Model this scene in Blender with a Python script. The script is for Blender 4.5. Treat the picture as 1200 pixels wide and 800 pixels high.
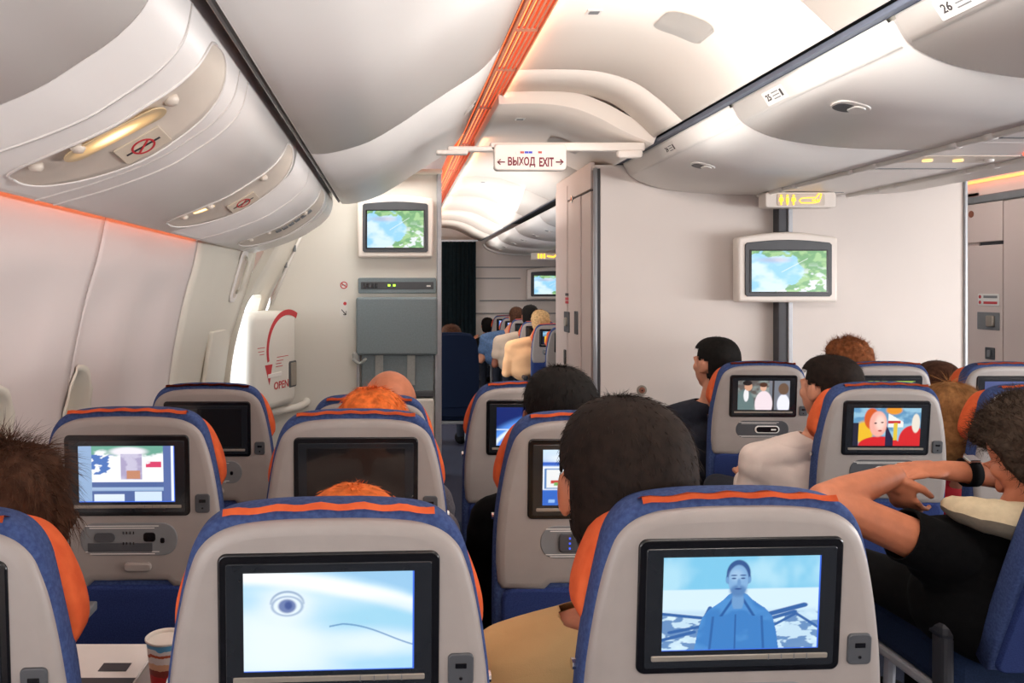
import bpy, bmesh, math, random
import numpy as np
from mathutils import Vector, Matrix, Euler, noise

random.seed(7)
rng = np.random.default_rng(5)
for o in list(bpy.data.objects):
    bpy.data.objects.remove(o)
SC = bpy.context.scene
COL = SC.collection
E = 1.40            # eye height above the floor
F = 933.0           # focal length in pixels of a 1200 wide frame
CX, CY = 462.0, 338.0
V = Vector
PI = math.pi

# ------------------------------------------------------------------ camera, world, lights, exposure
cd = bpy.data.cameras.new('camera')
cam = bpy.data.objects.new('camera', cd)
COL.objects.link(cam)
cam.location = (0, 0, E)
cam.rotation_euler = (PI / 2, 0, 0)
cd.sensor_width = 36.0
cd.lens = 36.0 * F / 1200.0
cd.shift_x = (600 - CX) / 1200.0
cd.shift_y = (CY - 400) / 1200.0
cd.clip_start = 0.02
SC.camera = cam

w = bpy.data.worlds.new('daylight')
SC.world = w
w.use_nodes = True
w.node_tree.nodes['Background'].inputs[0].default_value = (0.86, 0.92, 1.0, 1)
w.node_tree.nodes['Background'].inputs[1].default_value = 5.0

SC.view_settings.view_transform = 'Standard'
SC.view_settings.look = 'None'
SC.view_settings.gamma = 1.0
SC.view_settings.use_curve_mapping = False
SC.view_settings.exposure = 0.09


def area(name, loc, direction, sx, sy, power, color=(1, 1, 1), yaxis=V((0, 1, 0)), spread=PI):
    l = bpy.data.lights.new(name, 'AREA')
    l.shape = 'RECTANGLE'
    l.size, l.size_y = sx, sy
    l.energy = power
    l.color = color
    l.spread = spread
    o = bpy.data.objects.new(name, l)
    z = -V(direction).normalized()
    y = (yaxis - z * yaxis.dot(z)).normalized()
    x = y.cross(z)
    o.matrix_world = Matrix.Translation(loc) @ Matrix((x, y, z)).transposed().to_4x4()
    COL.objects.link(o)
    return o


# cove lamps in the groove above the centre bins, washing the ceiling
WARM = (1.0, 0.965, 0.925)
area('cove_lamp', (1.19, 0.5, E + .745), (-.45, .10, .85), .05, 6.2, 7, WARM)
area('cove_lamp', (1.17, 8.2, E + .69), (-.45, .10, .85), .05, 6.6, 8, WARM)
area('aisle_fill', (.86, .9, E + .42), (0, 0, 1), .5, 5.6, 15, WARM)  # added fill floating over the aisle, facing up to even out the ceiling
area('grille_lamp', (.553, 1.0, E + .965), (.8, 0, .6), .02, 7.6, 3.5, (1, .42, .20))
area('grille_lamp', (.553, 8.4, E + .90), (.8, 0, .5), .02, 7.0, 5, (1, .42, .20))
area('aisle_fill', (.86, 8.4, E + .42), (0, 0, 1), .4, 6.0, 17, WARM)  # same added floating fill for the far cabin ceiling
area('cove_lamp', (3.438, 0.9, E + .742), (.32, 0, .95), .035, 7.4, 24, WARM)
# added fill lights with no fixture, under the aisle ceiling, throwing forward
for y_, p_ in ((-.4, 3), (.8, 7), (1.8, 7)):
    area('cabin_fill', (.86, y_, E + .84), (.12, 1, -.30), .5, .10, p_, WARM, V((0, 0, 1)))
area('cabin_fill', (.85, -1.5, E + .95), (0, .55, -.8), .5, 2.2, 3, WARM)  # added fill behind the camera
area('cabin_fill', (3.9, 1.2, E + .93), (-.3, .1, -.8), .5, 5.0, 20, WARM)  # added fill over the right aisle, out of sight behind the centre bins
area('galley_fill', (3.65, 5.6, E + .85), (.6, 0, -.8), .4, .8, 7, WARM)  # added fill hidden behind the lavatory block, brightens the galley side
area('door_fill', (-.1, 5.55, E + .86), (0, -.1, -1), .8, .6, 8, (1, .97, .92))  # added fill hidden behind the left bin end, brightens the partition
area('cabin_fill', (2.35, 8.0, E + .50), (0, .0, -1), .7, 5.0, 26, WARM)  # added fill inside the far cabin, no fixture there
area('cabin_fill', (.85, 9.5, E + .86), (0, .6, -1), .35, 4.0, 16, WARM)  # added fill for the far end of the aisle
# daylight from the window rows on both sides, outside the frame
area('window_daylight', (5.70, .1, E - .36), (-1, -.05, .32), .36, 6.6, 265, (.97, .98, 1), V((0, 1, 0)))
area('window_daylight', (-1.02, -1.3, E - .36), (1, .1, .60), .34, 3.0, 60, (.97, .98, 1), V((0, 1, 0)))


# ------------------------------------------------------------------ materials
def lin(c):
    out = []
    for v in c[:3]:
        v = v / 255.0
        out.append(v / 12.92 if v <= .04045 else ((v + .055) / 1.055) ** 2.4)
    return (out[0], out[1], out[2], 1.0)


def mat(name, c, rough=.5, metal=0.0, var=.06, scale=14.0, bump=0.0, bscale=300.0, c2=None, coat=0.0, sub=0.0, spec=None):
    m = bpy.data.materials.new(name)
    m.use_nodes = True
    nt = m.node_tree
    b = nt.nodes['Principled BSDF']
    b.inputs['Roughness'].default_value = rough
    b.inputs['Metallic'].default_value = metal
    if coat:
        b.inputs['Coat Weight'].default_value = coat
    if spec is not None:
        b.inputs['Specular IOR Level'].default_value = spec
    tc = nt.nodes.new('ShaderNodeTexCoord')
    n = nt.nodes.new('ShaderNodeTexNoise')
    n.inputs['Scale'].default_value = scale
    n.inputs['Detail'].default_value = 4
    nt.links.new(tc.outputs['Object'], n.inputs['Vector'])
    r = nt.nodes.new('ShaderNodeValToRGB')
    a = lin(c)
    if c2 is None:
        lo = tuple(x * (1 - var) for x in a[:3]) + (1,)
        hi = tuple(min(1, x * (1 + var)) for x in a[:3]) + (1,)
    else:
        lo, hi = a, lin(c2)
    r.color_ramp.elements[0].color = lo
    r.color_ramp.elements[1].color = hi
    r.color_ramp.elements[0].position = .35
    r.color_ramp.elements[1].position = .65
    nt.links.new(n.outputs['Fac'], r.inputs['Fac'])
    nt.links.new(r.outputs['Color'], b.inputs['Base Color'])
    if bump:
        n2 = nt.nodes.new('ShaderNodeTexNoise')
        n2.inputs['Scale'].default_value = bscale
        n2.inputs['Detail'].default_value = 2
        nt.links.new(tc.outputs['Object'], n2.inputs['Vector'])
        bp = nt.nodes.new('ShaderNodeBump')
        bp.inputs['Strength'].default_value = bump
        bp.inputs['Distance'].default_value = .002
        nt.links.new(n2.outputs['Fac'], bp.inputs['Height'])
        nt.links.new(bp.outputs['Normal'], b.inputs['Normal'])
    return m


def emit(name, c, strength, base=(20, 20, 20)):
    m = mat(name, base, .4)
    b = m.node_tree.nodes['Principled BSDF']
    b.inputs['Emission Color'].default_value = lin(c)
    b.inputs['Emission Strength'].default_value = strength
    return m


def screen_mat(name, strength):
    m = bpy.data.materials.new(name)
    m.use_nodes = True
    nt = m.node_tree
    b = nt.nodes['Principled BSDF']
    b.inputs['Base Color'].default_value = (.01, .01, .012, 1)
    b.inputs['Roughness'].default_value = .25
    a = nt.nodes.new('ShaderNodeAttribute')
    a.attribute_name = 'Col'
    nt.links.new(a.outputs['Color'], b.inputs['Emission Color'])
    b.inputs['Emission Strength'].default_value = strength
    return m


def lamp_glow(name):
    m = mat(name, (216, 190, 150), .4)
    nt = m.node_tree
    b = nt.nodes['Principled BSDF']
    tc = nt.nodes.new('ShaderNodeTexCoord')
    mp = nt.nodes.new('ShaderNodeMapping')
    mp.inputs['Scale'].default_value = (9, 0, 26)
    g = nt.nodes.new('ShaderNodeTexGradient')
    g.gradient_type = 'SPHERICAL'
    r = nt.nodes.new('ShaderNodeValToRGB')
    r.color_ramp.elements[0].color = (0, 0, 0, 1)
    r.color_ramp.elements[1].color = (3.0, 2.3, 1.3, 1)
    e = r.color_ramp.elements.new(.45)
    e.color = (.62, .36, .12, 1)
    nt.links.new(tc.outputs['Object'], mp.inputs['Vector'])
    nt.links.new(mp.outputs['Vector'], g.inputs['Vector'])
    nt.links.new(g.outputs['Fac'], r.inputs['Fac'])
    nt.links.new(r.outputs['Color'], b.inputs['Emission Color'])
    b.inputs['Emission Strength'].default_value = 1.0
    return m


M = dict(
    bin=mat('bin_white_plastic', (232, 228, 223), .42, var=.015, scale=2, bump=.05, bscale=180),
    psu=mat('service_panel_plastic', (236, 230, 225), .36, var=.015, scale=2),
    recess=mat('recess_plastic', (218, 206, 192), .35, var=.02),
    ceil=mat('ceiling_panel_white', (238, 229, 219), .5, var=.012, scale=1.5),
    wall=mat('sidewall_panel', (222, 210, 206), .5, var=.015, scale=1.5, bump=.04, bscale=120),
    cream=mat('cream_lining', (226, 220, 206), .45, var=.015, scale=3),
    white=mat('white_laminate', (226, 222, 212), .45, var=.012, scale=2),
    lav=mat('bulkhead_laminate', (224, 213, 205), .5, var=.012, scale=3, bump=.05, bscale=260),
    lav2=mat('lavatory_side_laminate', (214, 196, 188), .45, var=.012, scale=3),
    trim=mat('brushed_aluminium', (176, 178, 182), .4, .25, var=.03, scale=40),
    gap=mat('dark_gap_trim', (74, 74, 78), .6, var=.05),
    blueg=mat('blue_grey_trim', (96, 104, 120), .5, .2, var=.05),
    rail=mat('white_rail_plastic', (236, 232, 226), .35, var=.01),
    shell=mat('seat_shell_plastic', (152, 144, 139), .42, var=.03, scale=20, bump=.12, bscale=900),
    blue=mat('blue_seat_fabric', (50, 65, 108), .9, var=.2, scale=160, bump=.35, bscale=900, c2=(66, 84, 128), spec=.2),
    bluec=mat('navy_seat_cloth', (34, 48, 96), .95, var=.3, scale=320, bump=.4, bscale=1000, c2=(48, 64, 116), spec=.2),
    orange=mat('orange_headrest_cloth', (210, 90, 48), .85, var=.1, scale=30, bump=.3, bscale=800, c2=(224, 104, 58), spec=.2),
    black=mat('black_gloss_bezel', (14, 14, 17), .22, var=.1),
    panel=mat('dark_display_glass', (34, 37, 41), .16, var=.04, coat=.3),
    off=mat('switched_off_screen', (30, 28, 27), .1, var=.02, coat=.6),
    silver=mat('silver_button_strip', (168, 160, 148), .35, .5, var=.03, scale=60),
    dgrey=mat('dark_grey_plastic', (72, 74, 78), .45, var=.05),
    armr=mat('charcoal_armrest_plastic', (44, 45, 50), .5, var=.05),
    mgrey=mat('mid_grey_plastic', (120, 122, 124), .45, var=.05),
    chrome=mat('chrome', (210, 210, 208), .15, 1.0, var=.02),
    jump=mat('grey_jump_seat_cloth', (126, 138, 142), .85, var=.06, scale=90, bump=.3, bscale=700),
    jump2=mat('grey_belt_webbing', (160, 162, 158), .8, var=.05, scale=90),
    navy=mat('navy_seat_cover', (22, 36, 62), .95, var=.2, scale=200, bump=.3, spec=.2),
    curtain=mat('dark_green_curtain', (20, 44, 52), .9, var=.15, scale=20),
    carpet=mat('dark_blue_carpet', (30, 36, 58), .95, var=.3, scale=200, bump=.5),
    red=mat('red_marking', (196, 56, 62), .6, var=.03),
    maroon=mat('maroon_lettering', (128, 32, 52), .6, var=.03),
    ink=mat('dark_ink', (60, 56, 58), .6, var=.03),
    paper=mat('white_paper', (230, 226, 220), .7, var=.02),
    decal=mat('pale_decal', (212, 198, 178), .5, var=.02),
    orangelamp=emit('orange_mood_lamp', (255, 128, 70), 3.6, (200, 90, 50)),
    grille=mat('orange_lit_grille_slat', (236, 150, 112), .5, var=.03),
    amber=emit('amber_sign_glow', (255, 190, 40), 2.4),
    readl=emit('reading_lamp_glow', (255, 206, 130), 1.6),
    glow=lamp_glow('reading_lamp_diffuser'),
    redl=emit('red_indicator', (255, 60, 30), 6.0),
    greenl=emit('green_indicator', (170, 240, 60), 3.0),
    bluel=emit('blue_indicator', (60, 90, 240), 1.5),
    screen=screen_mat('lit_screen', 1.0),
    sign=mat('exit_sign_white', (240, 230, 220), .35, var=.01),
    skin=mat('skin_fair', (206, 142, 112), .55, var=.07, scale=30, bump=.15, bscale=400),
    skin2=mat('skin_tan', (196, 122, 88), .55, var=.07, scale=30, bump=.15, bscale=400),
    skin3=mat('skin_brown', (140, 84, 62), .55, var=.07, scale=30, bump=.15, bscale=400),
    eye=mat('eye_white', (226, 220, 214), .2),
    hblack=mat('black_hair', (20, 17, 15), .75, spec=.15, var=.3, scale=60),
    hdark=mat('dark_brown_hair', (32, 23, 18), .75, spec=.15, var=.3, scale=60),
    hbrown=mat('brown_hair', (74, 48, 34), .75, spec=.15, var=.3, scale=60),
    hcurl=mat('dark_curly_hair', (62, 50, 41), .75, spec=.15, var=.3, scale=60),
    hblond=mat('dark_blond_hair', (158, 112, 68), .75, spec=.15, var=.3, scale=50),
    hlblond=mat('light_blond_hair', (196, 160, 112), .75, spec=.15, var=.25, scale=50),
    hred=mat('orange_red_hair', (214, 108, 48), .75, spec=.15, var=.25, scale=60),
    hgrey=mat('grey_stubble_hair', (120, 102, 90), .75, spec=.15, var=.2, scale=60),
    htan=mat('orange_lit_curly_hair', (128, 76, 44), .75, spec=.15, var=.3, scale=60),  # orange light falling on the hair is put into its colour
    cblack=mat('black_cotton', (9, 9, 10), .95, var=.2, scale=40, bump=.2, spec=.15),
    cnavy=mat('navy_jacket_cloth', (28, 32, 44), .9, var=.15, scale=60, bump=.2),
    ctan=mat('tan_shirt_cloth', (218, 178, 122), .9, var=.05, scale=8, bump=.25, bscale=500),
    cwhite=mat('off_white_shirt_cloth', (222, 206, 196), .9, var=.05, scale=10, bump=.3, bscale=400),
    cred=mat('red_shirt_cloth', (196, 26, 44), .85, var=.08, scale=20),
    cpeach=mat('peach_shirt_cloth', (255, 196, 144), .9, var=.04, scale=10),
    cstripe=mat('beige_shirt_cloth', (190, 170, 150), .9, var=.05),
    cblue=mat('denim_cloth', (78, 104, 140), .9, var=.2, scale=60),
    cgrey=mat('grey_heather_cloth', (120, 116, 122), .9, var=.2, scale=200),
    pillow=mat('beige_velour', (196, 180, 148), .9, var=.06, scale=60, bump=.3),
    pillow2=mat('grey_velour', (120, 112, 98), .9, var=.06, scale=60, bump=.3),
    cup=mat('paper_cup_white', (232, 226, 216), .6),
)


# ------------------------------------------------------------------ object helpers
def link(name, mesh, parent=None, m=None, mw=None, smooth=False):
    if m is not None and (not mesh.materials or mesh.materials[0] is None):
        mesh.materials.clear()
        mesh.materials.append(m)
    o = bpy.data.objects.new(name, mesh)
    COL.objects.link(o)
    if parent:
        o.parent = parent
    if mw is not None:
        o.matrix_basis = mw
    return o


def frombm(name, bm, m, parent=None, mw=None, smooth=None):
    me = bpy.data.meshes.new(name)
    if smooth is not None:
        for f in bm.faces:
            f.smooth = smooth
    bm.normal_update()
    bm.to_mesh(me)
    bm.free()
    return link(name, me, parent, m, mw)


def tag(o, label, cat, group=None):
    o['label'] = label
    o['category'] = cat
    if group:
        o['group'] = group
    return o


def struct(o):
    o['kind'] = 'structure'
    return o


def empty(name, loc=(0, 0, 0), rz=0.0):
    o = bpy.data.objects.new(name, None)
    o.empty_display_size = .1
    COL.objects.link(o)
    o.location = loc
    o.rotation_euler = (0, 0, rz)
    return o


def thing(name, label, cat, loc=(0, 0, 0), rz=0.0, group=None):
    return tag(empty(name, loc, rz), label, cat, group)


def catmull(pts, n=6):
    P = [V(p) for p in pts]
    P = [P[0] * 2 - P[1]] + P + [P[-1] * 2 - P[-2]]
    out = []
    for i in range(1, len(P) - 2):
        for k in range(n):
            t = k / n
            a, b, c, d = P[i - 1], P[i], P[i + 1], P[i + 2]
            out.append(.5 * ((2 * b) + (c - a) * t + (2 * a - 5 * b + 4 * c - d) * t * t + (3 * b - a - 3 * c + d) * t ** 3))
    out.append(P[-2])
    return out


def normals2(p):
    ns = []
    for i in range(len(p)):
        a = p[max(0, i - 1)]
        b = p[min(len(p) - 1, i + 1)]
        t = (b - a).normalized()
        ns.append(V((-t.y, t.x)))
    return ns


def sheet(name, pts, y0, y1, th, m, parent=None, n=6, ny=1, disp=None, raw=False, lip=0.0):
    """solid sheet with a cross section pts (x, z rel. eye), run along y; th signed thickness (away from cabin)."""
    p = [V(q) for q in pts] if raw else catmull(pts, n)
    ns = normals2(p)
    bm = bmesh.new()
    A, B = [], []
    for j in range(ny + 1):
        y = y0 + (y1 - y0) * j / ny
        ra, rb = [], []
        for q, nn in zip(p, ns):
            a = q
            if lip and (j == 0 or j == ny):
                a = q + nn * lip * (1 if th > 0 else -1)
            yy = y
            dx = disp(a.x, y, a.y) if disp else (0, 0)
            ra.append(bm.verts.new((a.x + dx[0], yy, E + a.y + dx[1])))
            b = q + nn * th
            rb.append(bm.verts.new((b.x + dx[0], yy, E + b.y + dx[1])))
        A.append(ra)
        B.append(rb)
    k = len(p)
    for j in range(ny):
        for i in range(k - 1):
            bm.faces.new((A[j][i], A[j][i + 1], A[j + 1][i + 1], A[j + 1][i])).smooth = True
            bm.faces.new((B[j][i], B[j + 1][i], B[j + 1][i + 1], B[j][i + 1])).smooth = True
        bm.faces.new((A[j][0], A[j + 1][0], B[j + 1][0], B[j][0]))
        bm.faces.new((A[j][-1], B[j][-1], B[j + 1][-1], A[j + 1][-1]))
    for i in range(k - 1):
        bm.faces.new((A[0][i], B[0][i], B[0][i + 1], A[0][i + 1]))
        bm.faces.new((A[-1][i], A[-1][i + 1], B[-1][i + 1], B[-1][i]))
    bmesh.ops.recalc_face_normals(bm, faces=bm.faces)
    return frombm(name, bm, m, parent)


def box_bm(bm, c, s, mtx=None, bev=0.0):
    r = bmesh.ops.create_cube(bm, size=1.0)
    vs = r['verts']
    bmesh.ops.scale(bm, vec=V(s), verts=vs)
    if bev:
        es = list({e for v in vs for e in v.link_edges})
        rr = bmesh.ops.bevel(bm, geom=es, offset=bev, segments=2, profile=.5, affect='EDGES')
        vs = list({v for f in rr['faces'] for v in f.verts} | {v for v in vs if v.is_valid})
    bmesh.ops.translate(bm, vec=V(c), verts=vs)
    if mtx is not None:
        bmesh.ops.transform(bm, matrix=mtx, verts=vs)
    return vs


def box(name, c, s, m, parent=None, mw=None, bev=0.004, smooth=False):
    bm = bmesh.new()
    box_bm(bm, c, s, None, min(bev, min(s) * .45) if bev else 0)
    return frombm(name, bm, m, parent, mw)


def outline_off(pts, d):
    n = len(pts)
    out = []
    for i in range(n):
        a, b, c = V(pts[i - 1]), V(pts[i]), V(pts[(i + 1) % n])
        t = ((b - a).normalized() + (c - b).normalized())
        if t.length < 1e-6:
            t = (c - b)
        t.normalize()
        nn = V((t.y, -t.x))
        out.append(b + nn * d)
    return out


def ccw(pts):
    s = 0
    for i in range(len(pts)):
        a, b = pts[i - 1], pts[i]
        s += a[0] * b[1] - b[0] * a[1]
    return pts if s > 0 else pts[::-1]


def plate_bm(bm, pts, y0, y1, bev=.003, seg=2, bev2=None):
    """outline in x,z ; y0 is the rear (towards camera) plane, y1 the far plane; rounded rims"""
    pts = ccw([V(p) for p in pts])
    bev2 = bev if bev2 is None else bev2
    rings = []
    for k in range(seg + 1):
        a = PI / 2 * k / seg
        rings.append((y0 + bev * (1 - math.sin(a)), -bev * (1 - math.cos(PI / 2 - a)) if False else -bev * (1 - math.sin(a)) * 0 - bev * (1 - math.cos(PI / 2 - a)) * 0, a))
    rr = []
    for k in range(seg + 1):
        a = PI / 2 * k / seg
        rr.append((y0 + bev * (1 - math.sin(a)), bev * (math.cos(a)) * -1 + 0, a))
    # from inner face rim outward
    rr = [(y0 + bev * (1 - math.cos(PI / 2 * k / seg)), -bev * (1 - math.sin(PI / 2 * k / seg))) for k in range(seg + 1)]
    r2 = [(y1 - bev2 * (1 - math.cos(PI / 2 * k / seg)), -bev2 * (1 - math.sin(PI / 2 * k / seg))) for k in range(seg, -1, -1)]
    vr = []
    for y, off in rr + r2:
        q = outline_off(pts, off) if abs(off) > 1e-9 else pts
        vr.append([bm.verts.new((p[0], y, p[1])) for p in q])
    n = len(pts)
    for a, b in zip(vr[:-1], vr[1:]):
        for i in range(n):
            f = bm.faces.new((a[i - 1], a[i], b[i], b[i - 1]))
            f.smooth = True
    bm.faces.new(vr[0])
    bm.faces.new(list(reversed(vr[-1])))
    bmesh.ops.recalc_face_normals(bm, faces=bm.faces)


def plate(name, pts, y0, y1, m, parent=None, mw=None, bev=.003, seg=2, bev2=None):
    bm = bmesh.new()
    plate_bm(bm, pts, y0, y1, bev, seg, bev2)
    return frombm(name, bm, m, parent, mw)


def rrect(w, h, r, cx=0, cz=0, n=5):
    out = []
    for (sx, sz, a0) in ((1, 1, 0), (-1, 1, 90), (-1, -1, 180), (1, -1, 270)):
        for k in range(n + 1):
            a = math.radians(a0 + 90 * k / n)
            out.append((cx + sx * (w / 2 - r) + r * math.cos(a), cz + sz * (h / 2 - r) + r * math.sin(a)))
    return out


def tube(name, pts, r, m, parent=None, mw=None, n=10, closed=False):
    bm = bmesh.new()
    tube_bm(bm, pts, r, n, closed)
    return frombm(name, bm, m, parent, mw, True)


def tube_bm(bm, pts, r, n=10, closed=False):
    P = [V(p) for p in pts]
    rs = r if isinstance(r, (list, tuple)) else [r] * len(P)
    rings = []
    up = V((0, 0, 1))
    L = len(P)
    for i, p in enumerate(P):
        a = P[(i - 1) % L] if (closed or i > 0) else p
        b = P[(i + 1) % L] if (closed or i < L - 1) else p
        t = (b - a).normalized()
        u = up if abs(t.dot(up)) < .95 else V((1, 0, 0))
        x = t.cross(u).normalized()
        y = x.cross(t).normalized()
        rings.append([bm.verts.new(p + (x * math.cos(2 * PI * k / n) + y * math.sin(2 * PI * k / n)) * rs[i]) for k in range(n)])
    pairs = list(zip(rings[:-1], rings[1:]))
    if closed:
        pairs.append((rings[-1], rings[0]))
    for a, b in pairs:
        for k in range(n):
            bm.faces.new((a[k - 1], a[k], b[k], b[k - 1]))
    if not closed:
        bm.faces.new(rings[0][::-1])
        bm.faces.new(rings[-1])


def disc(name, r, th, m, parent=None, mw=None, n=24, inner=0.0):
    """disc/ring facing -y"""
    o = [(r * math.cos(2 * PI * k / n), r * math.sin(2 * PI * k / n)) for k in range(n)]
    bm = bmesh.new()
    if inner <= 0:
        plate_bm(bm, o, -th, 0, min(th * .4, .002), 1)
    else:
        rad = [(r, 0), (r, -th), (inner, -th), (inner, 0)]
        R = [[bm.verts.new((q * math.cos(2 * PI * k / n), y, q * math.sin(2 * PI * k / n))) for k in range(n)] for q, y in rad]
        for a in range(4):
            for k in range(n):
                bm.faces.new((R[a][k - 1], R[a][k], R[(a + 1) % 4][k], R[(a + 1) % 4][k - 1]))
        bmesh.ops.recalc_face_normals(bm, faces=bm.faces)
    return frombm(name, bm, m, parent, mw)


def text_mesh(s, size, ext=.0006, bold=0.0):
    c = bpy.data.curves.new('lettering', 'FONT')
    c.body = s
    c.size = size
    c.extrude = ext
    c.offset = bold
    c.resolution_u = 2
    c.align_x = 'CENTER'
    c.align_y = 'CENTER'
    o = bpy.data.objects.new('lettering', c)
    COL.objects.link(o)
    dg = bpy.context.evaluated_depsgraph_get()
    me = bpy.data.meshes.new_from_object(o.evaluated_get(dg))
    bpy.data.objects.remove(o)
    me.materials.clear()
    return me


RX90 = Matrix.Rotation(PI / 2, 4, 'X')     # text in xy plane -> faces -y


def text(s, size, m, parent, mw, bold=0.0, sx=1.0, fit=None):
    me = text_mesh(s, size, bold=bold)
    if fit:
        xs = [v.co.x for v in me.vertices]
        ys_ = [v.co.y for v in me.vertices]
        ww, hh = max(xs) - min(xs), max(ys_) - min(ys_)
        cx_, cy_ = (max(xs) + min(xs)) / 2, (max(ys_) + min(ys_)) / 2
        me.transform(Matrix.Diagonal((fit[0] / ww, fit[1] / hh, 1, 1)) @ Matrix.Translation((-cx_, -cy_, 0)))
    return link('lettering', me, parent, m, mw @ RX90 @ Matrix.Diagonal((sx, 1, 1, 1)))


def T(x, y, z):
    return Matrix.Translation((x, y, z))


def P3(px, py, y):
    return V(((px - CX) * y / F, y, E - (py - CY) * y / F))


def frame(p, t, n):
    """matrix whose local -y points along n (out of surface), local x along t"""
    t = V(t).normalized()
    y = -V(n).normalized()
    t = (t - y * t.dot(y)).normalized()
    z = t.cross(y)
    return Matrix.Translation(p) @ Matrix((t, y, z)).transposed().to_4x4()


def on_profile(pts, s, y, side=1):
    """point at parameter s (0..1) of a smoothed profile; returns point, tangent (3d), normal (3d)"""
    p = catmull(pts, 8)
    L = [0]
    for a, b in zip(p[:-1], p[1:]):
        L.append(L[-1] + (b - a).length)
    d = s * L[-1]
    for i in range(len(p) - 1):
        if L[i + 1] >= d:
            break
    f = (d - L[i]) / max(1e-9, L[i + 1] - L[i])
    q = p[i].lerp(p[i + 1], f)
    t = (p[i + 1] - p[i]).normalized()
    n = V((-t.y, t.x)) * side
    return V((q.x, y, E + q.y)), V((t.x, 0, t.y)), V((n.x, 0, n.y))


# ------------------------------------------------------------------ profiles (x, z relative to the eye)
LBIN = [(.44, .985), (.353, .88), (.22, .79), (.114, .72), (.017, .655), (-.1, .588), (-.21, .552), (-.29, .538), (-.335, .54)]
PSU = [(-.392, .60), (-.388, .545), (-.405, .475), (-.45, .42), (-.52, .37), (-.605, .320), (-.75, .265), (-.90, .222)]
WALL = [(-.965, .36), (-.972, .24), (-1.0, .1), (-1.035, -.02), (-1.075, -.2), (-1.112, -.43), (-1.13, -.7), (-1.12, -1.0), (-1.06, -1.40)]
CBIN = [(1.345, .722), (1.39, .658), (1.48, .612), (1.6, .582), (1.75, .562), (1.95, .552), (2.12, .550)]
CEIL = [(.548, .985), (.75, .987), (.915, .978), (1.07, .935), (1.19, .855), (1.30, .755)]
CEIL2 = [(.525, .925), (.72, .928), (.88, .91), (1.02, .86), (1.15, .79), (1.30, .725)]
MX = 2.35


def mir(pts):
    return [(2 * MX - x, z) for x, z in pts]


# ------------------------------------------------------------------ setting
Y0, Y1 = -3.0, 12.2
struct(box('floor', (MX, 4.6, -.03), (7.2, 15.4, .06), M['carpet'], bev=0))
wb = struct(box('wall_back', (MX, Y0 - .05, 1.3), (7.2, .1, 2.8), M['lav'], bev=0))

# outer hull pieces closing the cabin against daylight, with a gap at the door
hull = struct(empty('trim_1'))
box('hull_roof', (MX, 4.6, E + 1.18), (7.3, 15.6, .06), M['ceil'], hull, bev=0)
box('hull_side', (-1.26, .9, 1.3), (.06, 8.0, 2.8), M['ceil'], hull, bev=0)
box('hull_side', (-1.26, 10.2, 1.3), (.06, 4.6, 2.8), M['ceil'], hull, bev=0)
box('hull_side', (-1.26, 6.4, 2.1), (.06, 3.1, 1.1), M['ceil'], hull, bev=0)
box('hull_side', (2 * MX + 1.26, 4.6, 1.3), (.06, 15.6, 2.8), M['ceil'], hull, bev=0)

ceiling = struct(empty('ceiling'))
segs = [(-3, -1.6), (-1.6, -.15), (-.15, 1.1), (1.1, 2.35), (2.35, 3.585)]
for a, b in segs:
    for pr, s in ((CEIL, .012), (mir(CEIL), -.012)):
        sheet('ceiling_panel', pr, a + .002, b - .002, s, M['ceil'], ceiling, n=8)
for pr, s in ((CEIL, .012), (mir(CEIL), -.012)):
    sheet('ceiling_panel', pr, 3.592, 3.985, s, M['ceil'], ceiling, n=8)
for a, b in ((3.992, 5.2), (5.2, 6.6), (6.6, 8.0), (8.0, 9.4), (9.4, 10.8), (10.8, 12.2)):
    for pr, s in ((CEIL2, .08 if a < 4 else .012), (mir(CEIL2), -.08 if a < 4 else -.012)):
        sheet('ceiling_panel', pr, a + .002, b - .002, s, M['ceil'], ceiling, n=8)
# ceiling fittings: speaker cover panels and small lamps set in the vault
for (y, s) in ((2.86, .60), (4.75, .60)):
    pr = CEIL if y < 4 else CEIL2
    p, t, n = on_profile(pr, s, y, -1)
    pc = [q for q in catmull(pr, 16) if p.x - .085 < q.x < p.x + .095]
    k_ = len(pc)
    bm = bmesh.new()
    rw = []
    for i, q in enumerate(pc):
        f = abs(2 * i / (k_ - 1) - 1)
        hw = .10 * (1 - f ** 5 * .35)
        rw.append([bm.verts.new((q.x - .003, y + g * hw, E + q.y - .004)) for g in (-1, 0, 1)])
    for a, b in zip(rw[:-1], rw[1:]):
        for g in range(2):
            bm.faces.new((a[g], a[g + 1], b[g + 1], b[g])).smooth = True
    bmesh.ops.solidify(bm, geom=bm.faces[:], thickness=.003)
    frombm('speaker_cover', bm, M['bin'], ceiling)
for (y, s) in ((2.84, .20), (4.36, .2), (6.9, .3)):
    pr = CEIL if y < 4 else CEIL2
    p, t, n = on_profile(pr, s, y, -1)
    f = plate('lamp_plate', rrect(.055, .05, .006), -.004, .003, M['bin'], ceiling, frame(p, t, n), .002)
    plate('lamp_lens', rrect(.036, .03, .004), -.0055, -.003, M['mgrey'], f, None, .001)

# dark groove trims between ceiling and centre bins
for sx in (0, 1):
    fx = lambda x: 2 * MX - x if sx else x
    tr = struct(empty('trim_%d' % (2 + sx)))
    for a, b in ((-3, 4.7), (4.7, 12.2)):
        box('groove', (fx(1.325), (a + b) / 2, E + .80), (.10, b - a, .02), M['gap'], tr, bev=0)
        box('groove_lip', (fx(1.330), (a + b) / 2, E + .744), (.030, b - a, .02), M['blueg'], tr, bev=.003)

# centre top closure
tc_ = struct(box('trim_4', (MX, 4.6, E + 1.0), (2.1, 15.2, .02), M['gap'], bev=0))

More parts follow.
